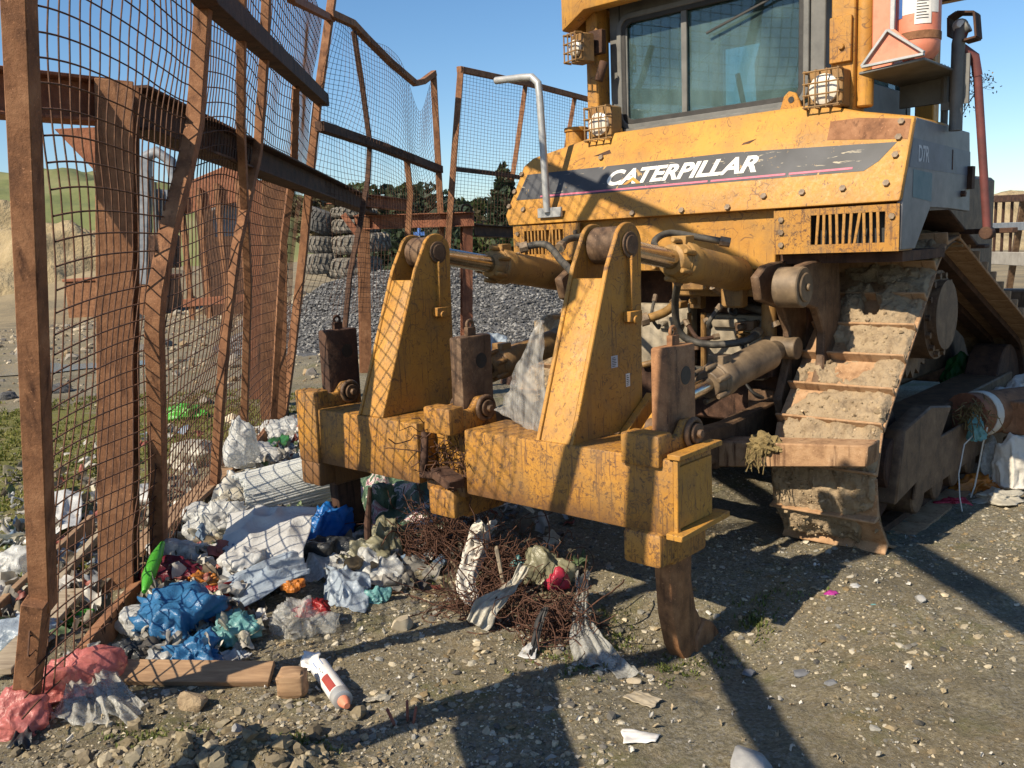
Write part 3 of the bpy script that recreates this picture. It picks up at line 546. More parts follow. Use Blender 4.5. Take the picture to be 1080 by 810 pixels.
b=MB(); b.cyl((.735,-.36,1.43),(.875,-.36,1.43),.108,28); b.cyl((.875,-.36,1.43),(.887,-.36,1.43),.078,24); b.cyl((.887,-.36,1.43),(.904,-.36,1.43),.022,6); part(b,'frame_boss','greasy',dozer,.006)
b=MB(); b.box((-.62,.16,.55),(.66,.9,1.60)); part(b,'rear_case','rust_dark',dozer,.02)
b=MB(); b.box((.02,.06,.84),(.44,.155,1.24)); b.box((.10,.02,1.16),(.34,.06,1.22)); b.box((-.5,.06,.9),(-.06,.155,1.3)); part(b,'transmission_cover','beige',dozer,.02,seg=2)
b=MB(); b.box((-.10,-.10,1.36),(.56,.15,1.50)); b.box((.02,-.22,1.40),(.22,-.10,1.56)); b.box((.28,-.18,1.30),(.42,-.1,1.44)); b.cyl((.50,.0,.95),(.50,.0,1.32),.045,14); b.cyl((-.02,-.05,1.5),(-.02,-.05,1.62),.05,14); part(b,'valve_block','yellow_dirty',dozer,.012)
b=MB()
for (x_,y_,z_) in ((.06,.05,.88),(.40,.05,.88),(.06,.05,1.2),(.40,.05,1.2),(.23,.05,.87)): b.cyl((x_,y_-.012,z_),(x_,y_+.01,z_),.016,6)
part(b,'cover_bolt','bolt',dozer,0)
def hose(pts,r,mat='hose',n=10,fit=True):
    P=[np.array(p,float) for p in pts]; out=[]
    for i in range(len(P)-1):
        a=P[max(i-1,0)];b_=P[i];c=P[i+1];d=P[min(i+2,len(P)-1)]
        for t in np.linspace(0,1,8,endpoint=False): out.append(.5*((2*b_)+(-a+c)*t+(2*a-5*b_+4*c-d)*t*t+(-a+3*b_-3*c+d)*t**3))
    out.append(P[-1]); b=MB(); b.tube(out,r,n); h=part(b,'hose',mat,dozer,0)
    if fit:
        b=MB(); b.tube([out[0],out[3]],r*1.45,8); b.tube([out[-4],out[-1]],r*1.45,8); part(b,'hose_fitting','bolt',h,0)
q=lambda x,y,v:tuple(Q(x,y,'y',v))
hose([q(718,287,-.75),q(712,320,-.55),q(718,352,-.45),q(745,363,-.4),q(785,360,-.3),q(800,350,-.1)],.021)
hose([q(700,272,-.9),q(690,256,-.7),q(705,246,-.55),q(735,250,-.45),q(770,256,-.35)],.019)
hose([q(548,262,-.8),q(575,258,-.72),q(592,275,-.8),q(606,290,-.9),q(612,300,-.7)],.022)
hose([q(590,262,-.6),q(600,252,-.45),q(620,250,-.3)],.022)
hose([q(676,338,-.3),q(700,330,-.2),q(715,318,-.1)],.028,'cyl')
hose([q(752,300,-.2),q(782,320,.0),q(808,330,.0),q(818,345,.0)],.024)
hose([q(690,395,-.2),q(720,388,-.1),q(765,392,.0),q(800,392,.0)],.018)
b=MB(); b.tube([q(678,385,-.3),q(720,375,-.2)],.02,10); b.tube([q(727,330,.0),q(727,392,.05)],.014,8); b.tube([q(742,330,.0),q(742,392,.05)],.018,8); part(b,'hydraulic_pipe','yellow_dirty',dozer,0)
rk=random.Random(31)
for k in range(9):
    a=np.array(Q(rk.uniform(690,800),rk.uniform(300,400),'y',rk.uniform(-.25,.1))); e=a+np.array([rk.uniform(-.25,.2),rk.uniform(-.1,.2),rk.uniform(-.22,.12)]); hose([a,a*.6+e*.4+np.array([0,-.06,-.05]),a*.25+e*.75+np.array([.02,-.03,-.06]),e],rk.uniform(.009,.016),('hose','black','rust_dark')[k%3],8)
for k in range(12):
    c=np.array(Q(rk.uniform(680,812),rk.uniform(300,420),'y',rk.uniform(-.1,.12))); b=MB(); b.cbox(c,(rk.uniform(.05,.14),rk.uniform(.05,.1),rk.uniform(.04,.12)),rotm(0,rk.uniform(-.2,.2),0)); b.cyl(c+[0,-.09,0],c,rk.uniform(.015,.03),10); part(b,'valve_fitting',('rust_dark','yellow_dirty','beige','steel_brown')[k%4],dozer,.006)
# --- tracks
TR_C=[(.10,.42,.42),(.86,1.19,.42),(2.95,.42,.42)]           # rear idler, sprocket, front idler: y, z, radius
def trackpath():
    pts=[]
    def arc(c,a0,a1,n=40):
        for a in np.linspace(a0,a1,n): pts.append((c[0]+c[2]*math.cos(a),c[1]+c[2]*math.sin(a)))
    A,Bc,Cc=TR_C
    a1=math.atan2(Bc[1]-A[1],Bc[0]-A[0])+PI/2; a2=math.atan2(Cc[1]-Bc[1],Cc[0]-Bc[0])+PI/2
    arc(A,-PI/2,-PI/2-(2*PI-(a1+PI/2))%(2*PI)); pts_end=len(pts); arc(Bc,a1,a2); arc(Cc,a2,-PI/2); pts.append((A[0],A[1]-A[2])); return np.array(pts)
tp_=trackpath(); seg=np.hypot(*np.diff(tp_,axis=0).T); cum=np.r_[0,np.cumsum(seg)]; LT=cum[-1]; NS=40
def tat(s):
    s=s%LT; return np.array([np.interp(s,cum,tp_[:,0]),np.interp(s,cum,tp_[:,1])])
sb=MB(); pit=LT/NS
sb.prism([(-pit*.50,.010),(pit*.56,.010),(pit*.54,.026),(-pit*.40,.030),(-pit*.425,.086),(-pit*.485,.086)],'x',-.29,.29)
rg2=random.Random(3)
def track(xc,name,label=None):
    b=MB()
    b.bar((xc,.1,.42),(xc,2.95,.42),.30,.30); b.prism([(-.02,.22),(.55,.30),(.95,.62),(.55,.68),(.1,.62)],'x',xc+.16,xc+.27)
    for y_ in np.linspace(.45,2.6,7): b.cyl((xc-.24,y_,.17),(xc+.24,y_,.17),.12,16)
    tr=part(b,name,'steel_brown',dozer,.01)
    if label: tr['label']=label
    b=MB(); b.prism([(.30,.17),(2.75,.17),(2.75,.46),(.75,.46),(.40,.40)],'x',xc+.245,xc+.265); part(b,'roller_guard','steel_brown',tr,.006)
    b=MB(); b.cyl((xc-.12,.1,.42),(xc+.12,.1,.42),.36,28); b.cyl((xc-.20,.1,.42),(xc+.22,.1,.42),.15,20); part(b,'rear_idler','rust_dark',tr,.01)
    b=MB(); b.cyl((xc-.12,2.95,.42),(xc+.12,2.95,.42),.36,28); part(b,'front_idler','rust_dark',tr,.01)
    b=MB(); n_=22; c=TR_C[1]; poly=[]
    for k in range(n_*2): r=.40 if k%2 else .345; a=PI*k/n_; poly.append((c[0]+r*math.cos(a),c[1]+r*math.sin(a)))
    b.prism(poly,'x',xc-.06,xc+.06); b.cyl((xc+.06,c[0],c[1]),(xc+.20,c[0],c[1]),.27,32); b.cyl((xc+.20,c[0],c[1]),(xc+.25,c[0],c[1]),.21,28)
    for k in range(14): a=2*PI*k/14; b.cyl((xc+.20,c[0]+.24*math.cos(a),c[1]+.24*math.sin(a)),(xc+.225,c[0]+.24*math.cos(a),c[1]+.24*math.sin(a)),.02,6)
    part(b,'sprocket','steel_brown',tr,0)
    b=MB()
    for k in range(NS*2):
        a=tat(k*LT/NS/2); d=tat(k*LT/NS/2+.12)
        for s_ in (-.10,.10): b.bar((xc+s_,a[0],a[1]),(xc+s_,d[0],d[1]),.045,.085,(1,0,0))
    lk=part(b,'chain_links','rust_dark',tr,0)
    me=None
    for k in range(NS):
        s_=(k+.62)*LT/NS; a=tat(s_-.05);d=tat(s_+.05); t=d-a; t/=np.linalg.norm(t); c=(tat(s_)) ; nrm=np.array([-t[1],t[0]])   # path runs clockwise, normal points out
        if me is None: o=part(sb,'track_shoe','shoe',tr,.004); me=o.data
        else: o=bpy.data.objects.new('track_shoe',me); COL.objects.link(o); o.parent=tr
        ang=math.atan2(t[1],t[0]); 
        o.location=(xc,float(c[0]+nrm[0]*.012),float(c[1]+nrm[1]*.012)); o.rotation_euler=(ang+rg2.uniform(-.025,.025),0,0)
    return tr
trr=track(.98,'crawler_track'); trl=track(-.98,'crawler_track')
# mud cakes on the rear run of the right and left track
def mudcake(xc,tr,s0,s1,seed):
    na,nb=240,130; sv=np.linspace(s0,s1,na); xv=np.linspace(-.285,.285,nb); V=[]
    SX,XX=np.meshgrid(sv,xv,indexing='ij'); ph=((SX/pit-.62)+.5)%1
    h=.052+.07*fbm(XX*2.3+seed,SX*2.3,seed+21,2)+.008*np.sin(ph*PI)+.034*fbm(XX*6+seed,SX*6,seed,4)+.024*ridg2(XX*11,SX*11,seed+5)+.018*fbm(XX*34,SX*34,seed+3,4)
    h=np.where(fbm(XX*3.2,SX*3.2,seed+9,4)>.30,.012+.3*(h-.05),h); edge=np.clip((.285-np.abs(XX)+.02*fbm(SX*14,XX*0,seed,3))/.02,0,1); h=h*(.5+.5*edge)
    h[0]=h[-1]=0
    T=np.array([tat(s+.02)-tat(s-.02) for s in sv]); T/=np.linalg.norm(T,axis=1)[:,None]; Cn=np.array([tat(s) for s in sv]); N=np.c_[-T[:,1],T[:,0]]
    P=np.stack([xc+XX,Cn[:,0][:,None]+N[:,0][:,None]*(h+.008),Cn[:,1][:,None]+N[:,1][:,None]*(h+.008)],-1)
    rq_=np.random.default_rng(seed); ok=np.argwhere(h>.045); pk=ok[rq_.integers(0,len(ok),1500)]; tg=scatter('mud_crumbs',P[pk[:,0],pk[:,1]]-np.array([0,0,.004]),np.clip(.003+.005*rq_.pareto(2.6,1500),.003,.018),[(.35,.27,.17),(.29,.22,.135),(.40,.31,.21),(.23,.17,.105)],seed=seed+1,flat=(.6,1.),sink=.3); tg.parent=tr; tg['kind']='stuff'
    i=np.arange(na*nb).reshape(na,nb); o=raw('dried_mud',P.reshape(-1,3),np.stack([i[:-1,:-1],i[:-1,1:],i[1:,1:],i[1:,:-1]],-1).reshape(-1,4),'mud',smooth=True,parent=tr); o['kind']='stuff'
arcA=TR_C[0][2]*(cum[-1]*0+abs((2*PI-((math.atan2(TR_C[1][1]-TR_C[0][1],TR_C[1][0]-TR_C[0][0])+PI/2)+PI/2))%(2*PI)))
mudcake(.98,trr,.30,2.55,4); mudcake(-.98,trl,.30,2.3,14)
# clods hanging on the track and the draw bar
b=MB(); P,Fc=ICO[4]; r=np.array([1+.5*mnoise.fractal(Vector(p)*2.2,1,2,4) for p in P]); c=np.array(Q(872,522,'y',-.36)); b.add([tuple(c+p*k_*np.array([.055,.05,.065])) for p,k_ in zip(P,r)],[tuple(f) for f in Fc]); part(b,'mud_clod','mud',trr,0)
b=MB(); r=np.array([1+.5*mnoise.fractal(Vector(p)*2.6+Vector((3,0,0)),1,2,4) for p in P]); c=np.array(Q(808,470,'y',-.58)); b.add([tuple(c+p*k_*np.array([.085,.06,.055])) for p,k_ in zip(P,r)],[tuple(f) for f in Fc])
for k in range(26):
    x_=c[0]+rnd.uniform(-.09,.03); b.tube([(x_,c[1]-.05,c[2]-.01),(x_+rnd.uniform(-.01,.01),c[1]-.07,c[2]-.06),(x_+rnd.uniform(-.03,.03),c[1]-.07+rnd.uniform(-.02,.02),c[2]-rnd.uniform(.08,.14))],.0025,4)
M['moss']=m_simple('dry_root_mat',(.13,.095,.035),(.27,.20,.085),30,.95,.9,.012); part(b,'root_clump','moss',dozer,0)
# --- rear tank
def ty(z): return -.22+.19*(z-1.85)/.42
b=MB(); poly=[(-1.385,1.92),(-1.33,1.85),(1.30,1.85),(1.30,2.275),(1.02,2.335),(.76,2.41),(-.74,2.41),(-1.26,2.31),(-1.33,2.26)]
n_=len(poly); V=[(x,ty(z),z) for x,z in poly]+[(x,.55,z) for x,z in poly]; b.add(V,[tuple(range(n_)),tuple(range(2*n_-1,n_-1,-1))]+[(k,n_+k,n_+(k+1)%n_,(k+1)%n_) for k in range(n_)])
tank=part(b,'rear_tank','yellow',dozer,.014,seg=2)
def onface(x,z,off=.003):
    d=np.array([-.42,.19]);d/=np.hypot(*d); return (x,ty(z)-off*.91,z+off*.41)
b=MB(); sp_=[(-1.315,2.022),(-1.06,2.02),(.2,2.02),(1.09,2.015),(1.16,2.06),(1.235,2.15),(.3,2.19),(-1.27,2.195)]
V=[onface(x,z,.0015) for x,z in sp_]; b.add(V,[tuple(range(len(V)))]); part(b,'stripe','stripe',tank,0,smooth=False)
b=MB()
for x0_,x1_ in ((-1.10,.18),(.20,.66),(.68,1.03)): b.add([onface(x0_,2.029,.003),onface(x1_,2.029,.003),onface(x1_,2.040,.003),onface(x0_,2.040,.003)],[(0,1,2,3)])
part(b,'pinstripe','pink_line',tank,0,smooth=False)
def text(body,mat,parent,fn,width,height,name,bold=.02,shear=0.,gap=1.0):
    cu=bpy.data.curves.new(name,'FONT'); cu.body=body; cu.offset=bold; cu.shear=shear; cu.space_character=gap; cu.resolution_u=4
    o=bpy.data.objects.new(name,cu); COL.objects.link(o); dg=bpy.context.evaluated_depsgraph_get(); me=bpy.data.meshes.new_from_object(o.evaluated_get(dg)); bpy.data.objects.remove(o)
    co_=np.array([v.co[:] for v in me.vertices]); mn,mxx=co_.min(0),co_.max(0)
    for v in me.vertices: v.co=fn((v.co.x-mn[0])/(mxx[0]-mn[0])*width,(v.co.y-mn[1])/(mxx[1]-mn[1])*height)
    me.materials.clear(); me.materials.append(M[mat]); o=bpy.data.objects.new(name,me); COL.objects.link(o); o.parent=parent; return o
text('CATERPILLAR','letter',tank,lambda u,v:onface(-.56+u,2.062+v,.0032),1.04,.098,'lettering',.035,.28,1.0)
b=MB(); b.add([onface(*p,.0045) for p in ((-.43,2.060),(-.36,2.105),(-.29,2.060),(-.325,2.060),(-.36,2.082),(-.395,2.060))],[(0,1,4,5),(1,2,3,4)]); part(b,'chevron_logo','yellow',tank,0,smooth=False)
b=MB(); b.add([onface(*p,.0016) for p in ((.86,2.20),(1.285,2.16),(1.285,2.262),(1.02,2.30),(.86,2.30))],[(0,1,2,3,4)]); part(b,'bare_patch','rust',tank,0,smooth=False)
b=MB()
for p in ((1.24,2.25),(1.24,2.17),(1.24,2.08),(1.22,1.94),(1.0,1.93),(.78,1.925),(.56,1.92),(-1.32,2.20),(-1.345,2.08),(-1.36,1.98),(-1.22,1.95),(-.30,1.875),(.05,1.872),(.35,1.872),(-.65,2.25)):
    a=np.array(onface(*p,0)); nn=np.array([0,-.91,.41]); b.cyl(a,a+nn*.016,.018,6)
part(b,'tank_bolt','bolt',tank,0)
b=MB(); b.cyl((-1.02,.18,2.33),(-1.02,.18,2.47),.075,20); b.cyl((-1.02,.18,2.47),(-1.02,.18,2.50),.085,12); part(b,'filler_cap','yellow_worn',tank,.004)
b=MB(); b.add([onface(x,z,.001) for x,z in ((-.60,2.30),(-.72,2.27),(-.66,2.265),(-.58,2.275))],[(0,1,2,3)]); b.add([onface(x,z,.001) for x,z in ((.36,2.24),(.44,2.255),(.40,2.232),(.35,2.228))],[(0,1,2,3)]); part(b,'rust_scar','rust_dark',tank,0,smooth=False)
# lower apron with grilles
b=MB(); b.box((-.84,-.15,1.52),(.61,.10,1.855)); b.box((-1.30,-.12,1.56),(-.86,.1,1.853)); part(b,'apron','yellow',dozer,.006)
def grille(x0,x1,z0,z1,sx0,sx1,nsl,name):
    y0=-.205; b=MB(); t=.012; zc0,zc1=z0+.045,z1-.035
    b.box((x0,y0,z0),(sx0,y0+t,z1)); b.box((sx1,y0,z0),(x1,y0+t,z1)); b.box((sx0,y0,z0),(sx1,y0+t,zc0)); b.box((sx0,y0,zc1),(sx1,y0+t,z1)); b.box((x0,y0+t,z0),(x1,y0+.2,z0+.008))
    g=part(b,name,'yellow_beam',dozer,0); w=(sx1-sx0)/nsl; me=None
    for k in range(1,nsl):
        xk=sx0+w*k
        if me is None: bb=MB(); bb.box((-w*.22,y0+.001,zc0-.005),(w*.22,y0+t-.002,zc1+.005)); o=part(bb,'slat','yellow_worn',g,.002); me=o.data
        else: o=bpy.data.objects.new('slat',me); COL.objects.link(o); o.parent=g
        o.location=(xk,0,0); o.rotation_euler=(0,rnd.uniform(-.06,.06) if k not in (7,) else .16,0); 
        if o.rotation_euler[1]: zc=(zc0+zc1)/2; o.location=(xk-zc*math.sin(o.rotation_euler[1]),0,zc*(1-math.cos(o.rotation_euler[1])))
    b=MB(); b.box((sx0-.02,y0+.10,zc0-.02),(sx1+.02,y0+.115,zc1+.02)); part(b,'grille_backing','black',g,0)
    b=MB()
    for p in ((x0+.045,z0+.05),(x0+.045,z1-.05),(x1-.035,z1-.06),(x0+.045,(z0+z1)/2)): b.cyl((p[0],y0-.012,p[1]),(p[0],y0+.005,p[1]),.016,6)
    part(b,'grille_bolt','bolt',g,0)
grille(.625,1.295,1.602,1.838,.835,1.225,11,'grille_panel'); grille(-1.30,-.72,1.602,1.842,-1.20,-.86,11,'grille_panel')
b=MB(); b.box((-.9,-.10,1.545),(1.28,.6,1.597)); part(b,'belly_plate','rust_dark',dozer,0)
# --- fenders
b=MB(); side=[(-.20,1.61),(.05,1.61),(.25,1.82),(.58,1.815),(.975,1.80),(.97,2.0),(.93,2.26),(-.015,2.268),(-.19,1.86)]
b.prism([(-.19,1.607),(.02,1.607),(.25,1.82),(.58,1.815),(.975,1.80),(.965,2.0),(.925,2.255),(-.005,2.27),(-.185,1.86)],'x',1.275,1.302); fd=part(b,'side_panel','fender',dozer,.004)
b=MB(); b.add([(1.3035,y,z) for y,z in ((-.10,2.02),(.965,2.005),(.945,2.145),(-.05,2.165))],[(0,1,2,3)]); part(b,'blue_band','fender_band',fd,0,smooth=False)
b=MB(); b.add([(1.3035,y,z) for y,z in ((-.04,1.87),(.26,1.85),(.26,2.0),(-.04,2.01))],[(0,1,2,3)]); part(b,'teal_patch','teal',fd,0,smooth=False)
text('D7R','grey_letter',fd,lambda u,v:(1.3047,.03+u,2.05+v),.17,.085,'model_lettering',.02)
b=MB(); b.box((1.303,.60,2.03),(1.306,.61,2.14)); b.cyl((1.30,.80,1.9),(1.325,.80,1.9),.02,6); b.box((1.30,.90,1.93),(1.33,.96,2.06)); part(b,'panel_trim','rust_dark',fd,0)
b=MB(); b.box((.35,.56,2.19),(1.274,.96,2.25)); b.prism([(.58,1.81),(.62,1.81),(1.22,1.60),(1.18,1.585)],'x',.70,1.30); b.box((.64,.1,1.62),(.68,1.6,2.2)); b.box((-1.3,.56,2.19),(-.35,1.2,2.25)); b.box((1.02,1.18,1.575),(1.34,1.30,1.60)); part(b,'fender','rust_dark',dozer,.006)
# --- machine body ahead, mostly hidden
b=MB(); b.box((-.62,1.9,.55),(.62,4.3,2.15)); b.box((-.55,.9,.5),(.55,2.0,2.2)); part(b,'engine_hood','steel_brown',dozer,.03)
b=MB(); b.box((-1.35,4.75,.15),(1.35,4.95,1.1)); part(b,'dozer_blade','steel_brown',dozer,.02)
b=MB(); b.bar((1.45,4.75,.35),(1.45,1.6,.45),.14,.22); b.bar((-1.45,4.75,.35),(-1.45,1.6,.45),.14,.22); part(b,'push_arm','rust',dozer,.01)
# --- cab
YC=.20
b=MB()
for x0_,x1_ in ((-.735,-.655),(.645,.735)):
    b.box((x0_,YC,2.40),(x1_,YC+.09,3.26)); b.box((x0_,1.55,2.40),(x1_,1.63,3.26)); b.box((x0_+.005,YC+.09,2.40),(x1_-.005,1.55,2.62)); b.box((x0_+.005,.85,2.62),(x1_-.005,.93,3.2))
b.box((-.655,YC+.002,2.38),(.645,YC+.085,2.452)); b.box((-.655,1.56,2.40),(.645,1.62,2.60)); b.box((-.655,YC+.004,3.14),(.645,YC+.08,3.25)); b.box((-.655,1.56,3.14),(.645,1.62,3.25)); b.box((-.655,YC+.09,2.38),(.645,1.55,2.43))
cab=part(b,'cab_frame','cab_grey',dozer,.006)
def roundrect(x0,x1,z0,z1,r,n=6):
    out=[]
    for cx_,cz_,a0 in ((x1-r,z0+r,-PI/2),(x1-r,z1-r,0),(x0+r,z1-r,PI/2),(x0+r,z0+r,PI)):
        for k in range(n+1): a=a0+PI/2*k/n; out.append((cx_+r*math.cos(a),cz_+r*math.sin(a)))
    return out
def frame(x0,x1,z0,z1,r,w,y0,y1,name,mat,parent):
    o=roundrect(x0,x1,z0,z1,r); i_=roundrect(x0+w,x1-w,z0+w,z1-w,max(r-w,.01)); n_=len(o); b=MB()
    V=[(x,y0,z) for x,z in o]+[(x,y0,z) for x,z in i_]+[(x,y1,z) for x,z in o]+[(x,y1,z) for x,z in i_]; Fc=[]
    for k in range(n_):
        j=(k+1)%n_; Fc+=[(k,j,n_+j,n_+k),(2*n_+k,3*n_+k,3*n_+j,2*n_+j),(k,2*n_+k,2*n_+j,j),(n_+k,n_+j,3*n_+j,3*n_+k)]
    b.add(V,Fc); return part(b,name,mat,parent,.004)
frame(-.665,.648,2.435,3.17,.10,.035,YC-.022,YC+.001,'window_frame','cab_grey',cab)
frame(-.636,.619,2.464,3.141,.085,.036,YC-.015,YC+.002,'window_gasket','black',cab)
b=MB(); b.box((-.185,YC-.012,2.49),(-.145,YC+.006,3.12)); b.box((-.61,YC-.010,2.49),(-.59,YC+.004,3.12)); part(b,'window_mullion','cab_grey',cab,.003)
b=MB(); b.box((-.615,YC+.010,2.485),(-.165,YC+.014,3.125)); part(b,'window_pane','glass',cab,0,smooth=False)
b=MB(); b.box((-.165,YC+.018,2.485),(.60,YC+.022,3.125)); part(b,'window_pane','glass',cab,0,smooth=False)
b=MB(); b.box((-.65,1.585,2.6),(.64,1.589,3.14)); part(b,'windscreen','glass',cab,0,smooth=False)
for x_ in (-.70,.69):
    b=MB(); b.box((x_,YC+.09,2.62),(x_+.004,.85,3.2)); part(b,'side_window','glass',cab,0,smooth=False)
    b=MB(); b.box((x_,.93,2.62),(x_+.004,1.55,3.2)); part(b,'side_window','glass',cab,0,smooth=False)
b=MB(); b.prism([(.10,2.45),(.50,2.45),(.52,2.80),(.46,3.02),(.40,3.08),(.22,3.08),(.15,3.02),(.08,2.80)],'y',.62,.76); b.box((.08,.62,2.42),(.52,1.1,2.56)); b.box((.2,.64,3.07),(.40,.72,3.2)); part(b,'seat','black',cab,.03,seg=2)
b=MB(); b.box((-.60,1.25,2.43),(.60,1.54,2.66)); b.tube([(-.25,1.2,2.5),(-.28,1.1,2.85)],.02,8); b.tube([(-.55,.25,2.5),(.35,.30,3.1)],.012,6); part(b,'dashboard','black',cab,.02)
b=MB(); b.bar((.0,YC-.022,2.94),(.58,YC-.022,3.10),.010,.014); part(b,'wiper','black',cab,.002)
b=MB(); b.box((-.6,YC-.06,2.385),(.62,YC-.002,2.44)); b.box((-.68,YC-.03,2.36),(.66,YC+.1,2.402)); part(b,'window_sill','cab_grey',cab,.006)
for xl in (-.66,.57):
    b=MB(); o_=[(xl-.07,2.40),(xl+.07,2.40),(xl+.05,2.46),(xl+.03,2.50),(xl-.01,2.515),(xl-.04,2.49)]; b.prism(o_,'y',YC-.085,YC-.062); l_=part(b,'lifting_lug','yellow_worn',dozer,.004)
    b=MB(); b.cyl((xl+.005,YC-.088,2.465),(xl+.005,YC-.058,2.465),.018,14); part(b,'lug_hole','black',l_,0)
b=MB(); b.box((-.86,.10,2.36),(-.765,.24,3.24)); b.box((.80,.12,2.36),(.93,.28,3.24)); b.cyl((.955,.20,2.38),(.955,.20,3.24),.05,18); b.box((-.86,1.5,2.2),(-.76,1.62,3.24)); b.box((.80,1.5,2.2),(.92,1.62,3.24)); part(b,'roll_bar','yellow',dozer,.008)
b=MB(); b.box((.80,.095,2.62),(.92,.118,2.86)); b.cyl((.87,.08,2.70),(.87,.10,2.70),.018,6); part(b,'post_bracket','yellow_worn',dozer,.004)
# roof
b=MB(); rp=[(-.965,3.095),(-.78,3.20),(1.02,3.20),(1.20,3.10),(1.20,3.52),(-.965,3.52)]
b.prism(rp,'y',-.02,.10); b.box((-.96,.10,3.26),(1.19,2.1,3.5)); b.prism([(-.965,3.095),(-.94,3.095),(-.94,3.5),(-.965,3.5)],'y',.10,1.7); roof=part(b,'canopy_roof','yellow',dozer,.012,seg=2)
b=MB(); b.box((-.77,.12,3.235),(1.0,1.9,3.257)); part(b,'roof_lining','rust_dark',roof,0)
# lights
def light(c,sz,rz,parent=dozer,cage=True):
    w,h,d=sz; R=rotm(rz,0,0); c=np.array(c)
    def L(p): return tuple(c+R@np.array(p))
    b=MB(); V=[]
    b.box((-w/2,0,-h/2),(w/2,d,h/2)); b.v=[L(p) for p in b.v]; l_=part(b,'work_light','yellow_dirty',parent,.008)
    b=MB(); b.cyl(L((0,.0,0)),L((0,-.022,0)),min(w,h)*.40,24); b.tube([L((0,-.022,0)),L((0,-.034,0))],[min(w,h)*.40,min(w,h)*.28],24); part(b,'lamp_lens','lens',l_,0)
    if cage:
        b=MB()
        for k in (-1.5,-.5,.5,1.5): b.tube([L((k*w*.31,0,-h/2)),L((k*w*.31,-.055,-h/2)),L((k*w*.31,-.055,h/2)),L((k*w*.31,0,h/2))],.005,6)
        for k in (-1,-.33,.33,1): b.tube([L((-w/2,0,k*h*.46)),L((-w/2,-.056,k*h*.46)),L((w/2,-.056,k*h*.46)),L((w/2,0,k*h*.46))],.005,6)
        part(b,'lamp_cage','yellow_dirty',l_,0)
light(Q(633,131,'y',.02),(.185,.22,.12),0); light(Q(870,94,'y',.02),(.20,.20,.15),0); light(Q(608,51,'y',-.06),(.13,.18,.10),-.25)
b=MB(); p_=np.array(Q(628,40,'y',.06)); b.box(p_-np.array([.06,0,.10]),p_+np.array([.05,.05,.05])); p2=np.array(Q(633,75,'y',.05)); b.tube([p2+[.02,.02,.06],p2-[.015,0,.06]],.03,10); part(b,'light_bracket','rust_dark',dozer,.004)
# handrail on the tank, left
hb=np.array(Q(577,224,'y',-.24)); 
pts=[hb,hb+[-.005,-.005,.3],hb+[-.02,-.01,.74],hb+[-.03,-.01,.83],hb+[-.08,-.01,.875],hb+[-.16,-.01,.885],hb+[-.40,-.01,.90]]
b=MB(); b.tube(pts,.024,14); hr=part(b,'handrail','grey_metal',dozer,0); b=MB(); b.box(hb+[-.09,.005,-.035],hb+[.11,.03,.03]); part(b,'handrail_foot','grey_metal',hr,.004)
# fire bottle on its shelf, right
s0=np.array([.93,.12,2.50])
b=MB(); b.prism([(1.0,2.522),(1.33,2.545),(1.33,2.56),(1.0,2.537)],'y',.0,.62); b.box((1.0,.62,2.40),(1.33,.635,2.56)); sh=part(b,'bottle_shelf','cab_grey',dozer,.004)
b=MB(); b.prism([(1.02,2.56),(1.33,2.575),(1.18,2.72),(1.14,2.725)],'y',-.004,.012); part(b,'gusset_plate','orange',sh,.003)
b=MB()
for a_,c_ in (((1.02,2.56),(1.15,2.72)),((1.15,2.72),(1.33,2.58)),((1.02,2.558),(1.33,2.572))): b.bar((a_[0],-.01,a_[1]),(c_[0],-.01,c_[1]),.014,.028,(0,1,0))
part(b,'gusset_edge','grey_metal',sh,.002)
bx,by=1.235,.20
b=MB(); b.lathe((bx,by,0),[(.0,2.575),(.07,2.58),(.098,2.61),(.105,2.66),(.105,3.10),(.09,3.16),(.04,3.2),(.0,3.21)],30); bt=part(b,'fire_bottle','orange',dozer,0)
b=MB(); b.lathe((bx,by,0),[(.106,2.672),(.109,2.674),(.109,2.712),(.106,2.714)],30); part(b,'bottle_strap','rust',bt,0)
def wrap(a0,a1,z0,z1,r,n=10):
    b=MB(); V=[];Fc=[]
    for k in range(n+1):
        a=a0+(a1-a0)*k/n; V+=[(bx+r*math.sin(a),by-r*math.cos(a),z0),(bx+r*math.sin(a),by-r*math.cos(a),z1)]
        if k: Fc.append((2*k-2,2*k,2*k+1,2*k-1))
    return b.add(V,Fc)
part(wrap(-1.2,1.3,2.80,3.02,.1065,16),'bottle_label','white_label',bt,0); part(wrap(-1.15,-.55,2.79,2.95,.1072),'blue_panel','label_blue',bt,0); part(wrap(.10,.86,2.745,2.915,.1078),'info_label','white_label',bt,0)
text('NEPCO','ink',bt,lambda u,v:(bx+.109*math.sin(.20+u/.109),by-.109*math.cos(.20+u/.109),2.885+v),.058,.018,'label_lettering',.03)
b=MB()
for j in range(8):
    a0,a1=.18,.72-(.1 if j%3==2 else 0); z_=2.868-j*.014; r_=.1086; V=[];Fc=[]
    for k in range(6): a=a0+(a1-a0)*k/5; V+=[(bx+r_*math.sin(a),by-r_*math.cos(a),z_),(bx+r_*math.sin(a),by-r_*math.cos(a),z_+.005)]; Fc+= [(2*k-2,2*k,2*k+1,2*k-1)] if k else []
    b.add(V,Fc)
part(b,'label_line','ink',bt,0)
b=MB(); b.box((1.005,.16,2.56),(1.12,.40,3.3)); b.box((1.122,.10,2.70),(1.137,.135,3.3)); part(b,'orange_column','orange',dozer,.008)
b=MB(); b.box((1.124,.085,2.70),(1.150,.10,3.3)); part(b,'column_strap','grey_metal',dozer,.003)
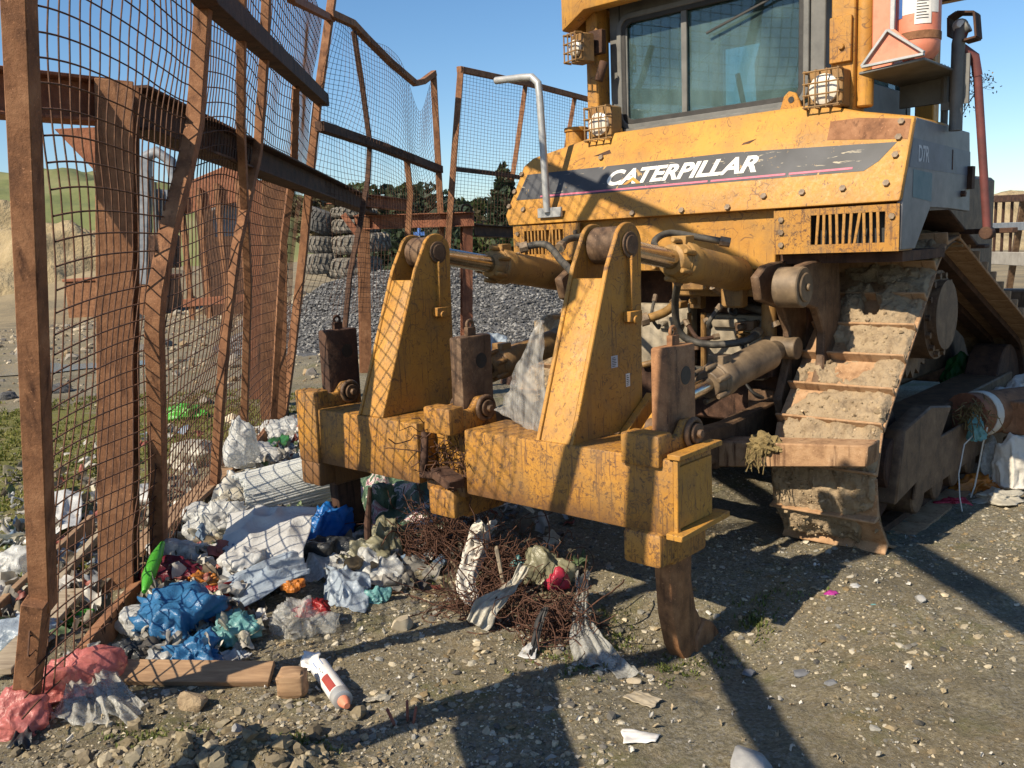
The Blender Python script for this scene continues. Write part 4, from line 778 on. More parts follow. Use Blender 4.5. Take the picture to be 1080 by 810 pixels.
# fender post, lamp hoop and red pole
fp=np.array(Q(1008,130,'y',.50)); b=MB(); b.tube([fp+[0,0,-.04],fp+[0,0,.42],fp+[.01,0,.48],fp+[.05,0,.50]],.034,14); b.tube([fp+[-.09,.1,-.02],fp+[-.09,.1,.30]],.02,8); b.box(fp+[-.09,.03,.08],fp+[-.03,.05,.12]); b.box(fp+[.02,.0,.10],fp+[.06,.02,.36]); ps=part(b,'fender_post','cab_grey',dozer,0)
b=MB(); e0=fp+[.03,0,.49]; zt=e0[2]
rp0=np.array(Q(1012,48,'y',.52)); rp1=np.array(Q(1028,60,'y',.56)); rp2=np.array(Q(1031,80,'y',.58)); rp3=np.array(Q(1041,240,'y',.70))
b.tube([e0,rp0,rp1,rp2],.026,12); b.tube([rp2,rp2*.5+rp3*.5,rp3],.023,12); part(b,'pole','red_pole',dozer,0)
b=MB(); b.bar(rp3+[-.30,.3,-.02],rp3+[.12,.1,-.02],.05,.03); b.cyl(rp3+[0,-.03,-.03],rp3+[0,.05,-.03],.036,14); part(b,'pole_bracket','rust_dark',dozer,.004)
hp=[np.array(Q(x,y,'y',.52)) for x,y in ((1003,40),(1003,20),(1012,14),(1030,14),(1032,40),(1018,44))]
b=MB()
for a_,c_ in zip(hp[:-1],hp[1:]): b.bar(a_,c_,.012,.11,(0,1,0))
lm=part(b,'lamp_hoop','rust_dark',dozer,.002); b=MB(); c=np.array(Q(1013,27,'y',.50)); b.lathe(c,[(.005,-.05),(.035,-.03),(.04,.0),(.02,.03),(.0,.035)],14,(.3,-1,.2)); part(b,'lamp','lens',lm,0)

# ================================================================== FENCE PANELS AND STEEL FRAME
def FP(px,py):                                   # point of the near mesh fence's leaning plane
    n=np.array([1,.105,-.18]); d=ray(px,py); return C0+d*((-1.466-n@C0)/(n@d))
def wpart(mb,name,mat,parent,bevel=.003,**k): return mb.build(name,mat,parent,world=True,bevel=bevel,**k)
def sq(pts,w): b=MB(); b.tube(pts,w*.7071,4,True,PI/4); return b
def n3(P,s=0):
    P=np.asarray(P,float); i=np.floor(P).astype(np.int64); f=P-i; f=f*f*(3-2*f); r=0
    for a in (0,1):
        for b_ in (0,1):
            for c_ in (0,1):
                w=(f[...,0] if a else 1-f[...,0])*(f[...,1] if b_ else 1-f[...,1])*(f[...,2] if c_ else 1-f[...,2]); r=r+w*_h(i[...,0]+a,i[...,1]+b_,i[...,2]+c_,s)
    return r-.5
def wires(parent,fn,us,vs,r,nu,nv,name='wire_mesh',skip=0,seed=0):
    """fn(u,v) gives a point of the bent mesh; wires run along constant u and constant v"""
    rr=random.Random(seed); b=MB()
    for u in us:
        v0=vs[0] if rr.random()>skip else vs[rr.randint(1,3)]
        b.tube([fn(u,v) for v in np.linspace(v0,vs[-1],nv)],r,3,False)
    for v in vs: b.tube([fn(u,v)+np.array([.004,0,0]) for u in np.linspace(us[0],us[-1],nu)],r,3,False)
    o=b.build(name,'wire',parent,world=True,smooth=True,angle=180); o['kind']='stuff'; return o
# near left panel
f1=thing('mesh_fence_panel','tall rust-brown mesh panel leaning in at the left edge, bent uprights, nearest the camera','fence panel',(-1.9,3.3,0),0,'mesh fence panels round the yard')
lp=[FP(16,-160),FP(20,0),FP(33,300),FP(46,640)]; wpart(sq(lp,.070),'post','rust',f1)
st=[FP(44,632)+[.0,-.03,.01],G(24,772,-.03)]; wpart(sq(st,.076),'post_stub','rust',f1)
wpart(sq([FP(372,-190),FP(350,0),FP(335,107),FP(329,165),FP(320,265),FP(308,370),FP(298,442)],.08),'post','rust',f1)
for w_,pts in ((.072,[(226,-300),(215,0),(206,130),(195,180),(178,243),(165,312),(163,345),(165,420),(168,595)]),(.055,[(300,-150),(281,0),(279,60),(272,160),(262,205),(250,258),(238,350),(231,440),(224,552)]),(.06,[(312,92),(310,172),(299,255),(287,465)]),(.05,[(257,-60),(255,0),(254,134),(262,300),(259,400),(256,508)])):
    wpart(sq([FP(*p) for p in pts],w_),'upright','rust',f1)
wpart(sq([FP(86,-190)+[.03,0,0],FP(210,-8)+[.03,0,0],FP(338,106)+[.03,0,0]],.12),'rail','rust_dark',f1)
TRl=[np.array([-1.466-.105*y+.18*4.12,y,4.12]) for y in (2.75,9.6)]; wpart(sq([TRl[0],FP(307,-2),FP(350,20)],.065),'rail','rust_red',f1)
br=[FP(92,716),FP(105,696),FP(150,640),FP(215,560),FP(262,495),FP(302,440)]; b=MB()
for p,q in zip(br[:-1],br[1:]): b.bar(p+[.01,0,.075],q+[.01,0,.075],.05,.15,(-.18,0,1))
wpart(b,'rail','rust',f1,0)
def mesh1(u,v):
    z=.06+v*4.05; y=2.92+u*6.55+.10*math.sin(v*5+u*3)*(1-u)+.13*float(n3([u*6,v*7,1.3],2))
    o=.30*float(n3([u*5,v*6,4.1],3))*(.35+.65*(1-v))*.8+.04*float(n3([u*16,v*18,2.],5)); z+=.22*float(n3([u*4.5,v*5,7.],6))-.30*v*math.exp(-u*6.55/1.1)
    return np.array([-1.466-.105*y+.18*z-.05+o*.55,y,z])
wires(f1,mesh1,np.linspace(0,1,78),np.linspace(0,1,52),.0040,90,60,skip=.25,seed=3)
# panel beyond it, sagging
f2=thing('mesh_fence_panel','mesh panel with sagging top rail and a bent upright, past the near left panel','fence panel',D(390,330,11),0,'mesh fence panels round the yard')
def dd_(px): return 9.7+(px-350)/(465-350)*3.3
P2=lambda x,y:D(x,y,dd_(x))
wpart(sq([P2(457,77),P2(461,150),P2(466,245),P2(466,330)],.085),'post','rust',f2)
wpart(sq([P2(348,14),P2(372,25),P2(386,40),P2(412,66),P2(438,88),P2(446,86),P2(458,77)],.075),'rail','rust',f2)
wpart(sq([P2(337,133),P2(400,154),P2(464,179)],.10),'rail','rust_dark',f2)
wpart(sq([P2(373,33),P2(382,90),P2(390,150),P2(388,190),P2(380,235),P2(369,290),P2(364,345),P2(373,380)],.055),'upright','rust_dark',f2)
wpart(sq([P2(429,168),P2(433,205),P2(430,250)],.075),'upright','rust',f2)
TL,TR_,BL,BR=P2(350,18),P2(458,80),P2(318,330),P2(466,330)
def mesh2(u,v):
    t=TL*(1-u)+TR_*u; bb_=BL*(1-u)+BR*u; p=bb_*(1-v)+t*v
    sag=-.55*math.exp(-((u-.82)/.13)**2)*v; p=p+np.array([.12*float(n3([u*5,v*5,3.],7)),.25*float(n3([u*4,v*4,9.],8)),sag+.10*float(n3([u*6,v*5,5.],9))]); return p
wires(f2,mesh2,np.linspace(0,1,44),np.linspace(0,1,56),.0026,40,40)
f3=thing('mesh_fence_panel','mesh panel with straight sloping top rail running behind the tank, right of the sky gap','fence panel',D(480,330,13),0,'mesh fence panels round the yard')
P3=lambda x,y:D(x,y,13+(x-480)/152*3.9)
wpart(sq([P3(486,71),P3(480,150),P3(473,250),P3(470,330)],.085),'post','rust',f3); wpart(sq([P3(484,73),P3(560,89),P3(640,110)],.08),'rail','rust',f3)
wpart(sq([P3(478,178),P3(520,183),P3(640,200)],.06),'rail','rust_dark',f3)
for a_ in ([(554,92),(546,150),(540,190)],[(606,104),(598,150),(596,170)]): wpart(sq([P3(*p) for p in a_],.075),'upright','rust',f3)
TL3,TR3,BL3,BR3=P3(485,74),P3(636,110),P3(472,300),P3(636,290)
def mesh3(u,v): p=(BL3*(1-u)+BR3*u)*(1-v)+(TL3*(1-u)+TR3*u)*v; return p+np.array([0,.08*float(n3([u*4,v*4,2.],11)),.06*float(n3([u*5,v*4,8.],12))])
wires(f3,mesh3,np.linspace(0,1,54),np.linspace(0,1,62),.0026,24,24)
# panel beside the photographer: its rails throw the long shadows across the ground
f0=thing('mesh_fence_panel','open rust-brown railing panel outside the left edge of the view, casting long shadows','fence panel',(-1.7,1.5,0),0,'mesh fence panels round the yard')
PL0=lambda y,z,o=0:np.array([-1.466-.105*y+.18*z+o,y,z])
for y_ in (2.16,-1.2): wpart(sq([PL0(y_,-.1),PL0(y_,3.3)],.10),'post','rust',f0)
for z_,w_ in ((2.08,.09),(3.28,.12)): wpart(sq([PL0(-2.2,z_,.06),PL0(2.16,z_,.06)],w_),'rail','rust',f0)
b=MB(); b.ibeam(PL0(-2.2,1.46,-.05),PL0(2.2,1.46,-.05),.14,.25); wpart(b,'beam','rust',f0)
# heavy I-beam cage frame
cg=thing('steel_cage','rust-brown I-beam cage frame of posts and long beams behind the mesh','steel frame',(-2.1,4.3,-.1))
b=MB(); b.ibeam(D(126,660,4.32),D(124,87,4.32),.165,.17,.016,(.22,-1,0)); wpart(b,'post','rust',cg)
b=MB(); b.ibeam(D(-60,93,3.75),D(108,108,4.34),.16,.20,.016); wpart(b,'beam','rust_red',cg)
e1=D(140,114,4.42); e2=D(392,219,13.1); b=MB(); b.ibeam(e1,e2,.17,.21,.016); wpart(b,'beam','rust_dark',cg)
b=MB(); b.prism([(-.22,0),(0,0),(0,-.26)],'y',0,.014); o_=D(100,130,4.36); b.v=[tuple(np.array(p)+o_+[0,.05,-.01]) for p in b.v]; wpart(b,'gusset','rust_red',cg)
for a_,c_,ds,w_,mt in (((288,440),(290,178),8.9,.24,'rust'),((268,420),(269,190),10,.16,'rust_red'),((386,415),(383,226),13,.16,'rust'),((492,400),(492,232),13,.15,'rust_red')):
    b=MB(); b.ibeam(D(*a_,ds),D(*c_,ds),w_,w_,.014,(.3,-1,0)); wpart(b,'post',mt,cg)
for a_,c_,d0,d1,h_,mt in (((374,235),(500,231),13,12.9,.20,'rust_red'),((500,243),(560,246),13,14.5,.17,'rust_dark'),((349,208),(434,217),11.6,14,.17,'rust_red')):
    b=MB(); b.ibeam(D(*a_,d0),D(*c_,d1),.15,h_,.014); wpart(b,'beam',mt,cg)
b=MB(); b.bar(D(362,226,12.95),D(381,252,12.95),.05,.09); wpart(b,'brace','rust_red',cg)
b=MB(); b.ring(D(492,221,13),(0,1,0),.07,.014,18,6); wpart(b,'lifting_ring','rust_dark',cg,0)

# ================================================================== TYRES AND YARD THINGS
def tyre(px,py,rpx,hpx,ds,mat,label,tilt=(0,0),seed=0):
    c=D(px,py,ds); k_=ds/F_PX; R=rpx*k_; h=hpx*k_/2; t=thing('old_tyre',label,'tyre',c-[0,0,h],0,'stacked tyres')
    b=MB(); n=48; prof=[(.50,-.62),(.70,-.97),(.86,-.90),(.95,-.55),(.95,.55),(.86,.90),(.70,.97),(.50,.62),(.48,.3),(.48,-.3)]; V=[];Fc=[]
    for i in range(n):
        a=2*PI*i/n; V+=[(R*r*math.cos(a),R*r*math.sin(a),h*z+h) for r,z in prof]; Fc+=[(i*10+j,((i+1)%n)*10+j,((i+1)%n)*10+(j+1)%10,i*10+(j+1)%10) for j in range(10)]
    b.add(V,Fc); b.build('tyre_body','tyre' if mat=='tyre' else 'tyre_mid',t)
    b=MB()
    for i in range(22):
        for s_ in (-1,1):
            a=2*PI*(i+.25*s_)/22; d=np.array([math.cos(a),math.sin(a),0]); e=np.array([-math.sin(a),math.cos(a),0])
            p=d*R*.97+np.array([0,0,h+s_*h*.04]); m_=d*R*.97+e*R*.10+np.array([0,0,h+s_*h*.58]); q_=d*R*.82+e*R*.13+np.array([0,0,h+s_*h*.88]); b.bar(p,m_,R*.10,R*.06,d); b.bar(m_,q_,R*.10,R*.06,d)
    o=b.build('tread',mat,t); o['kind']='stuff'; t.rotation_euler=(tilt[0],tilt[1],seed); return t
T_=24.5
for px,py,r_,h_,m_,lab,tl in ((374,282,29,22,'tyre_pale','pale dusty tyre at the bottom of the right stack behind the gravel heap',(0,.02)),(381,257,31,20,'tyre_pale','widest pale tyre jutting out of the middle of the right stack',(.03,.05)),(374,239,25,15,'tyre_pale','brown-grey tyre second from the top of the right stack',(0,-.03)),(373,225,24,11,'tyre_pale','thin grey tyre lying on top of the right stack',(.03,.0)),
    (341,278,21,22,'tyre_pale','pale tyre at the bottom of the left stack',(0,0)),(339,258,18,18,'tyre_pale','dusty tyre in the middle of the left stack',(0,.06)),(334,233,17,25,'tyre','black deep-lugged tyre tilted on top of the left stack',(.35,.25))):
    tyre(px,py,r_,h_,T_,m_,lab,tl,px)
# blue marker post
p=D(443,262,20); t=thing('marker_post','thin post with a blue and white top behind the gravel heap','marker post',(p[0],20,p[2]-.9)); b=MB(); b.tube([(p[0],20,p[2]-.9),(p[0],20,p[2]+.30)],.025,8); wpart(b,'stake','concrete',t,0); b=MB(); b.tube([(p[0],20,p[2]+.30),(p[0],20,p[2]+.55)],.04,8); b.bar((p[0]-.12,20,p[2]+.32),(p[0]+.12,20,p[2]+.32),.05,.08); wpart(b,'blue_top','label_blue',t,0)
# grey machine far behind the mesh, rusty block and hopper
def yd(px,py,d): return D(px,py,d)
g=yd(165,325,33); t=thing('parked_machine','tall grey-blue machine standing behind the mesh, left of the rusty hopper','machine',(g[0],33,gzs(g[0],33)))
for a_,c_,w_ in (((151,300),(153,165),.42),((170,290),(172,200),.50)): b=MB(); b.bar(yd(*a_,33),yd(*c_,33),w_,.4,(0,1,0)); wpart(b,'mast','machine_grey',t,.03)
b=MB(); b.tube([yd(153,166,33),yd(165,160,33),yd(180,170,33),yd(186,200,33),yd(181,230,33)],.20,10); wpart(b,'boom','machine_grey',t,0)
b=MB(); b.bar(yd(163,265,33),yd(186,265,33),1.0,1.2); wpart(b,'chassis','rust_dark',t,.05)
b=MB(); 
for k in range(6): b.tube([yd(156+k*4,180+k*6,32.7),yd(160+k*3,240+k*5,32.6),yd(157+k*3,275,32.7)],.035,6)
wpart(b,'hoses','black',t,0)['kind']='stuff'
c=yd(82,326,35); t=thing('rusty_box','rust-orange steel box sitting on the wet yard behind the mesh','steel box',(c[0],35,gzs(c[0],35))); b=MB(); a0=yd(71,326,35);a1=yd(186,292,36.5); b.box((a0[0],35,gzs(a0[0],35)-.1),(a1[0],37,a1[2])); wpart(b,'body','rust',t,.05); b=MB(); b.box((a0[0]-.05,34.93,a1[2]+.004),(a1[0]+.05,37.05,a1[2]+.12)); wpart(b,'rim','rust_red',t,.02)
h0=yd(200,325,29);h1=yd(272,325,29); z0=gzs(h0[0],29); t=thing('rusty_hopper','open-sided rust-brown steel hopper in the yard behind the mesh uprights','hopper',(h0[0],29,z0))
b=MB(); tz=yd(200,196,29)[2];tz2=yd(272,166,29)[2]; b.prism([(h0[0],tz-.9),(h1[0],tz2-1.3),(h1[0],tz2),(h0[0],tz)],'y',28.9,29.0); wpart(b,'top_panel','rust_red',t,.02)
for px_ in (202,221,240,262,272): b=MB(); p=yd(px_,325,28.8); b.bar((p[0],28.8,z0-.1),(p[0],28.8,tz-.2+(px_-200)/72*(tz2-tz)*.5),.14,.16); wpart(b,'rib','rust',t,.01)
b=MB(); p0_=yd(226,250,29.6);p1_=yd(252,195,29.6); b.box((p0_[0],29.6,p0_[2]),(p1_[0],29.7,p1_[2])); wpart(b,'grey_screen','machine_grey',t,.01)
b=MB(); b.box((h0[0],30.4,z0),(h1[0],30.5,tz-.5)); wpart(b,'back_panel','rust_dark',t,.01)
b=MB(); b.bar((h0[0]-.1,28.75,z0+.55),(h1[0],28.75,z0+.65),.16,.25); wpart(b,'bottom_beam','rust_red',t,.01)
# dark soil ridge / stones at the yard pool
for (px,py,w_,h_,lab) in ((62,413,16,7,'dark angular rock at the edge of the puddle seen through the mesh'),(8,420,10,6,'dark rock left of the puddle')):
    p=G(px,py); 
    P,Fc=ICO[3]; r=1+.5*n3(P*1.7+px,3)+.3*n3(P*4,4); k_=p[1]/F_PX; b=MB(); b.add([tuple(p+q_*rr*np.array([w_,w_*.8,h_])*k_+[0,0,.02]) for q_,rr in zip(P,r)],[tuple(f) for f in Fc]); o=b.build('rock','rust_dark'); o.data.materials[0]=M['gravel_base']; tag(o,lab,'rock')
# rail fence at the far right
t=thing('rail_fence','rusty railing with thin bars on the far right behind the track','railing',D(1060,305,22)); R0=lambda x,y:D(x,y,24-(x-1020)/60*4)
for y0_,y1_,w_,m_ in ((211,208,.16,'rust_dark'),(240,238,.18,'machine_grey'),(271,274,.30,'concrete')): b=MB(); b.bar(R0(1018,y0_),R0(1100,y1_),.05,w_); wpart(b,'rail',m_,t,.01)
for x_ in (1024,1032,1040,1049,1057,1066): b=MB(); b.bar(R0(x_+2,206),R0(x_-1,266),.05,.05); wpart(b,'bar','rust_dark',t,.0)
b=MB(); b.bar(R0(1077,206)-[0,.12,0],R0(1061,306)-[0,.12,0],.13,.13); wpart(b,'post','steel_brown',t,.01)

# ================================================================== RUBBISH
def base(px,py): 
    p=G(px,py); p[2]=gzs(p[0],p[1]); return p
def ridg(P,s,f): return 1-2*np.abs(n3(P*f,s))*1.6
def bagmesh(sx,sy,sz,seed,sub=5,crease=.22,flop=.25):
    P,Fc=ICO[sub]; P=P.copy(); wv=P+.35*np.stack([n3(P*1.9+seed+11*k,seed+20+k) for k in range(3)],-1)          # warped domain: long pinched folds
    lo=1+flop*2*n3(P*1.3+seed,seed)+.16*n3(P*2.7+seed,seed+1); f1_=ridg(wv*np.array([1,1,.5])+seed,seed+2,1.5); f2_=ridg(wv*np.array([1.3,.7,.5])+seed,seed+3,3.1); f3_=ridg(wv*np.array([1.2,.8,.6])+seed,seed+4,7.)
    r=lo+crease*(.95*(np.clip(f1_,0,1)**2.2-.35)+.42*(np.clip(f2_,0,1)**2-.4)+.10*(np.clip(f3_,0,1)**1.5-.4)); V=P*r[:,None]; V[:,2]=np.where(V[:,2]<-.35,-.35+(V[:,2]+.35)*.2,V[:,2]); V*=np.array([sx,sy,sz]); V[:,2]-=V[:,2].min(); return V,Fc
def bag(name,label,cat,px,py,w,h,mat,seed,dep=.8,yaw=0.,group=None,crease=.25,lift=0.,sub=5,tilt=0,flop=.42):
    p=base(px,py+h*.42); k_=p[1]/F_PX; V,Fc=bagmesh(w/2*k_*1.08,w/2*k_*dep,h/2.3*k_,seed,sub if w>22 else 3,crease*1.15,flop); V=V@rotm(yaw,tilt,0).T; V[:,2]+=lift-.012
    o=raw(name,V,Fc,mat,smooth=True); o.location=p; return tag(o,label,cat,group)
def sheet(name,label,cat,C4,mat,seed,n=44,amp=.05,fold=3.,rag=.04,group=None,bulge=.0,ground=True,aniso=(1,1)):
    """C4: four world corners in order; a crumpled film between them"""
    A,B_,Cc,Dd=[np.array(c,float) for c in C4]; u=np.linspace(0,1,n); Ug,Vg=np.meshgrid(u,u)
    P=(A[None,None]*(1-Ug)[...,None]+B_*Ug[...,None])*(1-Vg)[...,None]+(Dd*(1-Ug)[...,None]+Cc*Ug[...,None])*Vg[...,None]
    N=np.cross(B_-A,Dd-A);N/=np.linalg.norm(N); 
    if N[2]<0:N=-N
    Lq=np.stack([Ug*aniso[0],Vg*aniso[1],np.full_like(Ug,seed*1.37)],-1)
    d=amp*(1.1*(ridg(Lq,seed,fold)-.6)+.55*(ridg(Lq,seed+1,fold*2.3)-.6)+.9*n3(Lq*fold*.5,seed+2))+bulge*np.sin(PI*Ug)*np.sin(PI*Vg)
    P=P+N*d[...,None]; e=np.minimum(np.minimum(Ug,1-Ug),np.minimum(Vg,1-Vg)); T1=(B_-A);T2=(Dd-A)
    m=np.clip(1-e/.18,0,1); P=P+(T1*(n3(Lq*5,seed+5)*rag*2*m)[...,None])+(T2*(n3(Lq*5+9,seed+6)*rag*2*m)[...,None])
    if ground: P[...,2]=np.maximum(P[...,2],gz(P[...,0],P[...,1])+.004+.004*Ug)
    o0=P.reshape(-1,3).mean(0); i=np.arange(n*n).reshape(n,n); Fq=np.stack([i[:-1,:-1],i[:-1,1:],i[1:,1:],i[1:,:-1]],-1).reshape(-1,4)
    o=raw(name,P.reshape(-1,3)-o0,Fq,mat,smooth=True); o.location=o0; md=o.modifiers.new('thickness','SOLIDIFY'); md.thickness=.0015; return tag(o,label,cat,group)
def gp4(pts,lift): return [base(x,y)+np.array([0,0,l]) for (x,y),l in zip(pts,lift if hasattr(lift,'__len__') else [lift]*4)]
# litter bed under everything: uncountable scraps
def litter(name,pts,seed,smin,smax,cols):
    rg=np.random.default_rng(seed); V=[];Fc=[];T=[];o=0
    m=7; u=np.linspace(-1,1,m); A,Bq=np.meshgrid(u,u); i=np.arange(m*m).reshape(m,m); FQ=np.stack([i[:-1,:-1],i[:-1,1:],i[1:,1:],i[1:,:-1]],-1).reshape(-1,4)
    for p in pts:
        s=rg.uniform(smin,smax); L=np.stack([A*rg.uniform(.4,1)*s,Bq*rg.uniform(.4,1)*s,np.zeros_like(A)],-1)+rg.normal(0,.05*s,(m,m,3)); L[...,2]+=s*(.55*np.sin(A*rg.uniform(1,3)+rg.uniform(0,6))+.4*np.sin(Bq*rg.uniform(1,4)+A*rg.uniform(-2,2)))
        L=L.reshape(-1,3)@rotm(rg.uniform(0,6.3),rg.uniform(-.8,.8),rg.uniform(-.8,.8)).T; L[:,2]-=L[:,2].min()*.8; V.append(L+p); Fc.append(FQ+o); o+=m*m; c=np.array(cols[rg.integers(0,len(cols))])*rg.uniform(.75,1.2); T.append(np.tile(c,(m*m,1)))
    return tag(raw(name,np.concatenate(V),np.concatenate(Fc),'scrap',np.concatenate(T),smooth=True),kind='stuff')
SC=[(.58,.57,.54),(.50,.49,.45),(.42,.41,.38),(.30,.27,.22),(.56,.54,.49),(.20,.17,.13),(.40,.43,.46),(.14,.20,.10),(.50,.48,.44),(.36,.33,.28),(.48,.45,.36),(.08,.075,.07),(.25,.20,.14),(.16,.13,.09),(.30,.10,.08),(.15,.22,.32)]
lpts=[]
for _ in range(1000):                                                   # strip along the inside of the near panel
    t_=rnd.random(); c=np.array([150+t_*175,690-t_*235]); x=c[0]+min(abs(rnd.gauss(0,1)),1.9)*(58-28*t_)-8; y=c[1]+rnd.uniform(-14,22-8*t_)
    p=base(x,y); lpts.append(p+np.array([0,0,rnd.uniform(0,.06)]))
for _ in range(520):                                                   # outside the panel
    p=base(rnd.uniform(0,290),rnd.uniform(455,700)); 
    if p[0]<-1.95-.105*(p[1]-3.5) and p[0]>-4.2: lpts.append(p+np.array([0,0,rnd.uniform(0,.05)]))
for _ in range(130): lpts.append(base(rnd.uniform(340,620),rnd.uniform(520,620))+np.array([0,0,rnd.uniform(0,.03)]))
litter('litter_scraps',lpts,5,.015,.06,SC)
lp2=[]
for _ in range(420): p=base(rnd.uniform(60,1075),rnd.uniform(560,808)); lp2.append(p+np.array([0,0,.002]))
litter('ground_flecks',lp2,8,.004,.014,[(.62,.60,.55),(.5,.48,.42),(.36,.30,.2),(.6,.58,.54),(.45,.36,.24)])
def films(name,pts,seed,smin,smax,cols,m=13):
    rg=np.random.default_rng(seed); V=[];Fc=[];T=[];o=0; u=np.linspace(-1,1,m); A,Bq=np.meshgrid(u,u); i=np.arange(m*m).reshape(m,m); FQ=np.stack([i[:-1,:-1],i[:-1,1:],i[1:,1:],i[1:,:-1]],-1).reshape(-1,4)
    for k,p in enumerate(pts):
        s=rg.uniform(smin,smax); Lq=np.stack([A*.7,Bq*.7,np.full_like(A,k*1.9)],-1); h=s*(.34*(ridg(Lq,seed,1.6)-.5)+.20*(ridg(Lq,seed+1,3.6)-.5)+.5*n3(Lq*1.1,seed+2))
        L=np.stack([A*s*rg.uniform(.6,1.1)+.2*s*n3(Lq*2,seed+4),Bq*s*rg.uniform(.5,.9)+.2*s*n3(Lq*2+5,seed+5),h],-1).reshape(-1,3)@rotm(rg.uniform(0,6.3),rg.uniform(-.35,.35),rg.uniform(-.35,.35)).T
        L[:,2]-=np.quantile(L[:,2],.25); V.append(L+p); Fc.append(FQ+o); o+=m*m; T.append(np.tile(np.array(cols[rg.integers(0,len(cols))])*rg.uniform(.8,1.15),(m*m,1)))
    return tag(raw(name,np.concatenate(V),np.concatenate(Fc),'film',np.concatenate(T),smooth=True),kind='stuff')
fp_=[]
for _ in range(200):
    t_=rnd.random()**.75; x=150+t_*175+min(abs(rnd.gauss(0,1)),1.8)*(60-30*t_)-6; y=690-t_*235+rnd.uniform(-12,20-8*t_); p=base(x,y); fp_.append(p+np.array([0,0,rnd.uniform(.0,.05)]))
for _ in range(70):
    p=base(rnd.uniform(0,290),rnd.uniform(455,690))
    if p[0]<-1.95-.105*(p[1]-3.5) and p[0]>-3.8: fp_.append(p)
for _ in range(26): fp_.append(base(rnd.uniform(345,440),rnd.uniform(545,625)))
fq_=[]
for _ in range(52):
    t_=.30+.7*rnd.random(); x=155+t_*170+min(abs(rnd.gauss(0,1)),1.7)*(62-32*t_)-4; y=685-t_*232+rnd.uniform(-14,16-8*t_); p=base(x,y); fq_.append(p+np.array([0,0,rnd.uniform(.0,.04)]))
films('litter_film',fq_,19,.10,.20,[(.68,.68,.66),(.64,.63,.60),(.60,.62,.64),(.52,.51,.48),(.66,.65,.60)],17)
films('litter_film',fp_,15,.05,.13,[(.66,.66,.64),(.60,.59,.55),(.55,.57,.60),(.48,.47,.44),(.62,.60,.54),(.34,.33,.30),(.66,.65,.62),(.22,.20,.17),(.40,.46,.52),(.52,.50,.40)])
# --- bags and films, from the far end of the strip to the near end
p_=FP(243,462)
V,Fc=bagmesh(.11,.16,.20,41,4,.3); o=raw('plastic_bag',V+np.array([0,0,-.2]),Fc,'clear_milk',smooth=True); o.location=p_+np.array([.06,0,0]); tag(o,'white translucent bag snagged on the mesh above the bottom rail','plastic bag')
bag('plastic_bag','grey-white bag at the far end of the litter strip, left of the ripper beam','plastic bag',303,452,40,34,'clear_milk',51)
bag('plastic_bag','crumpled white bag beside the green film, below the bag on the mesh','plastic bag',268,490,52,34,'pl_white',52)
bag('plastic_bag','dirty white bag against the bottom rail of the mesh','plastic bag',232,560,60,50,'clear_milk',53,crease=.35)
bag('plastic_bag','small cream bag just left of the ribbed plastic sheets','plastic bag',250,545,44,34,'pl_cream',54)
bag('plastic_bag','grey-white bag between the maroon film and the bottom rail','plastic bag',200,596,62,44,'clear_milk',55,crease=.35)
sheet('plastic_film','leaf-green plastic film on top of the ribbed sheets','plastic film',gp4([(262,500),(300,498),(308,482),(290,478)],[.10,.12,.16,.14]),'pl_dgreen',3,24,.03)
sheet('plastic_film','dark green scrap of film left of the ribbed sheets','plastic film',gp4([(258,548),(278,552),(276,538),(262,534)],[.08,.06,.08,.1]),'pl_dgreen',4,18,.02)
# ribbed clear sheets
t=thing('ribbed_sheets','block of ribbed translucent plastic sheets leaning beside the ripper shank','plastic sheets',base(300,545))
c=base(303,552)+np.array([0,.02,.22]); Rr=rotm(.55,-.05,.85)
b=MB(); NR=26
for lay in range(2):
    for k in range(NR):
        u=(k+.5)/NR-.5; yy_=u*.34; zz_=.10-.55*u*u-.02*lay+rnd.uniform(-.002,.002); e0=-.27+rnd.uniform(-.012,.012)-.02*abs(u); e1=.27+rnd.uniform(-.012,.012)
        P=[c+Rr@np.array([x_,yy_,zz_+.015*math.sin(x_*7)]) for x_ in np.linspace(e0,e1,7)]; b.tube(P,.0115,8)
o=b.build('ribbed_layer','ribbed',t,world=True,bevel=0); o['kind']='stuff'
b=MB()
for k in range(9): u=k/8-.5; b.bar(c+Rr@np.array([-.24,u*.28,  .058-.5*u*u]),c+Rr@np.array([.24,u*.28,.058-.5*u*u]),.05,.07,Rr[:,2])
o=b.build('inner_pack','pl_white',t,world=True); o['kind']='stuff'
bag('plastic_bag','bright blue bag tucked behind the left ripper shank','plastic bag',338,545,52,62,'pl_bright',57,crease=.4,yaw=.3)
bag('plastic_bag','dark grey bag below the bright blue one','plastic bag',347,580,52,46,'pl_dark',58)
# big white sack and printed sheet
sheet('plastic_sack','large flat white sack lying in mesh shadow, right of the bottom rail','sack',gp4([(230,630),(316,634),(338,590),(246,590)],[.05,.07,.30,.24]),'pl_white',11,64,.036,1.9,.02,bulge=.03)
sheet('plastic_sack','blue-white folded sack strip with faint black print below the white sack','sack',gp4([(250,668),(330,634),(318,612),(238,642)],[.06,.12,.17,.10]),'pl_pale',12,56,.026,2.2,.02,bulge=.05,aniso=(.6,2.4))
b=MB(); rr=random.Random(4)
pc=base(281,630)+np.array([.0,-.10,.17])
for k in range(9): a=np.array([-.05+k*.011,.0+k*.006,rr.uniform(-.006,.008)]); b.bar(pc+a,pc+a+np.array([rr.uniform(-.006,.012),.012,rr.uniform(-.004,.012)]),.003,.002)
bag('plastic_bag','crumpled white lump on the large flat sack','plastic bag',262,612,48,30,'pl_white',61,lift=.10,crease=.3)
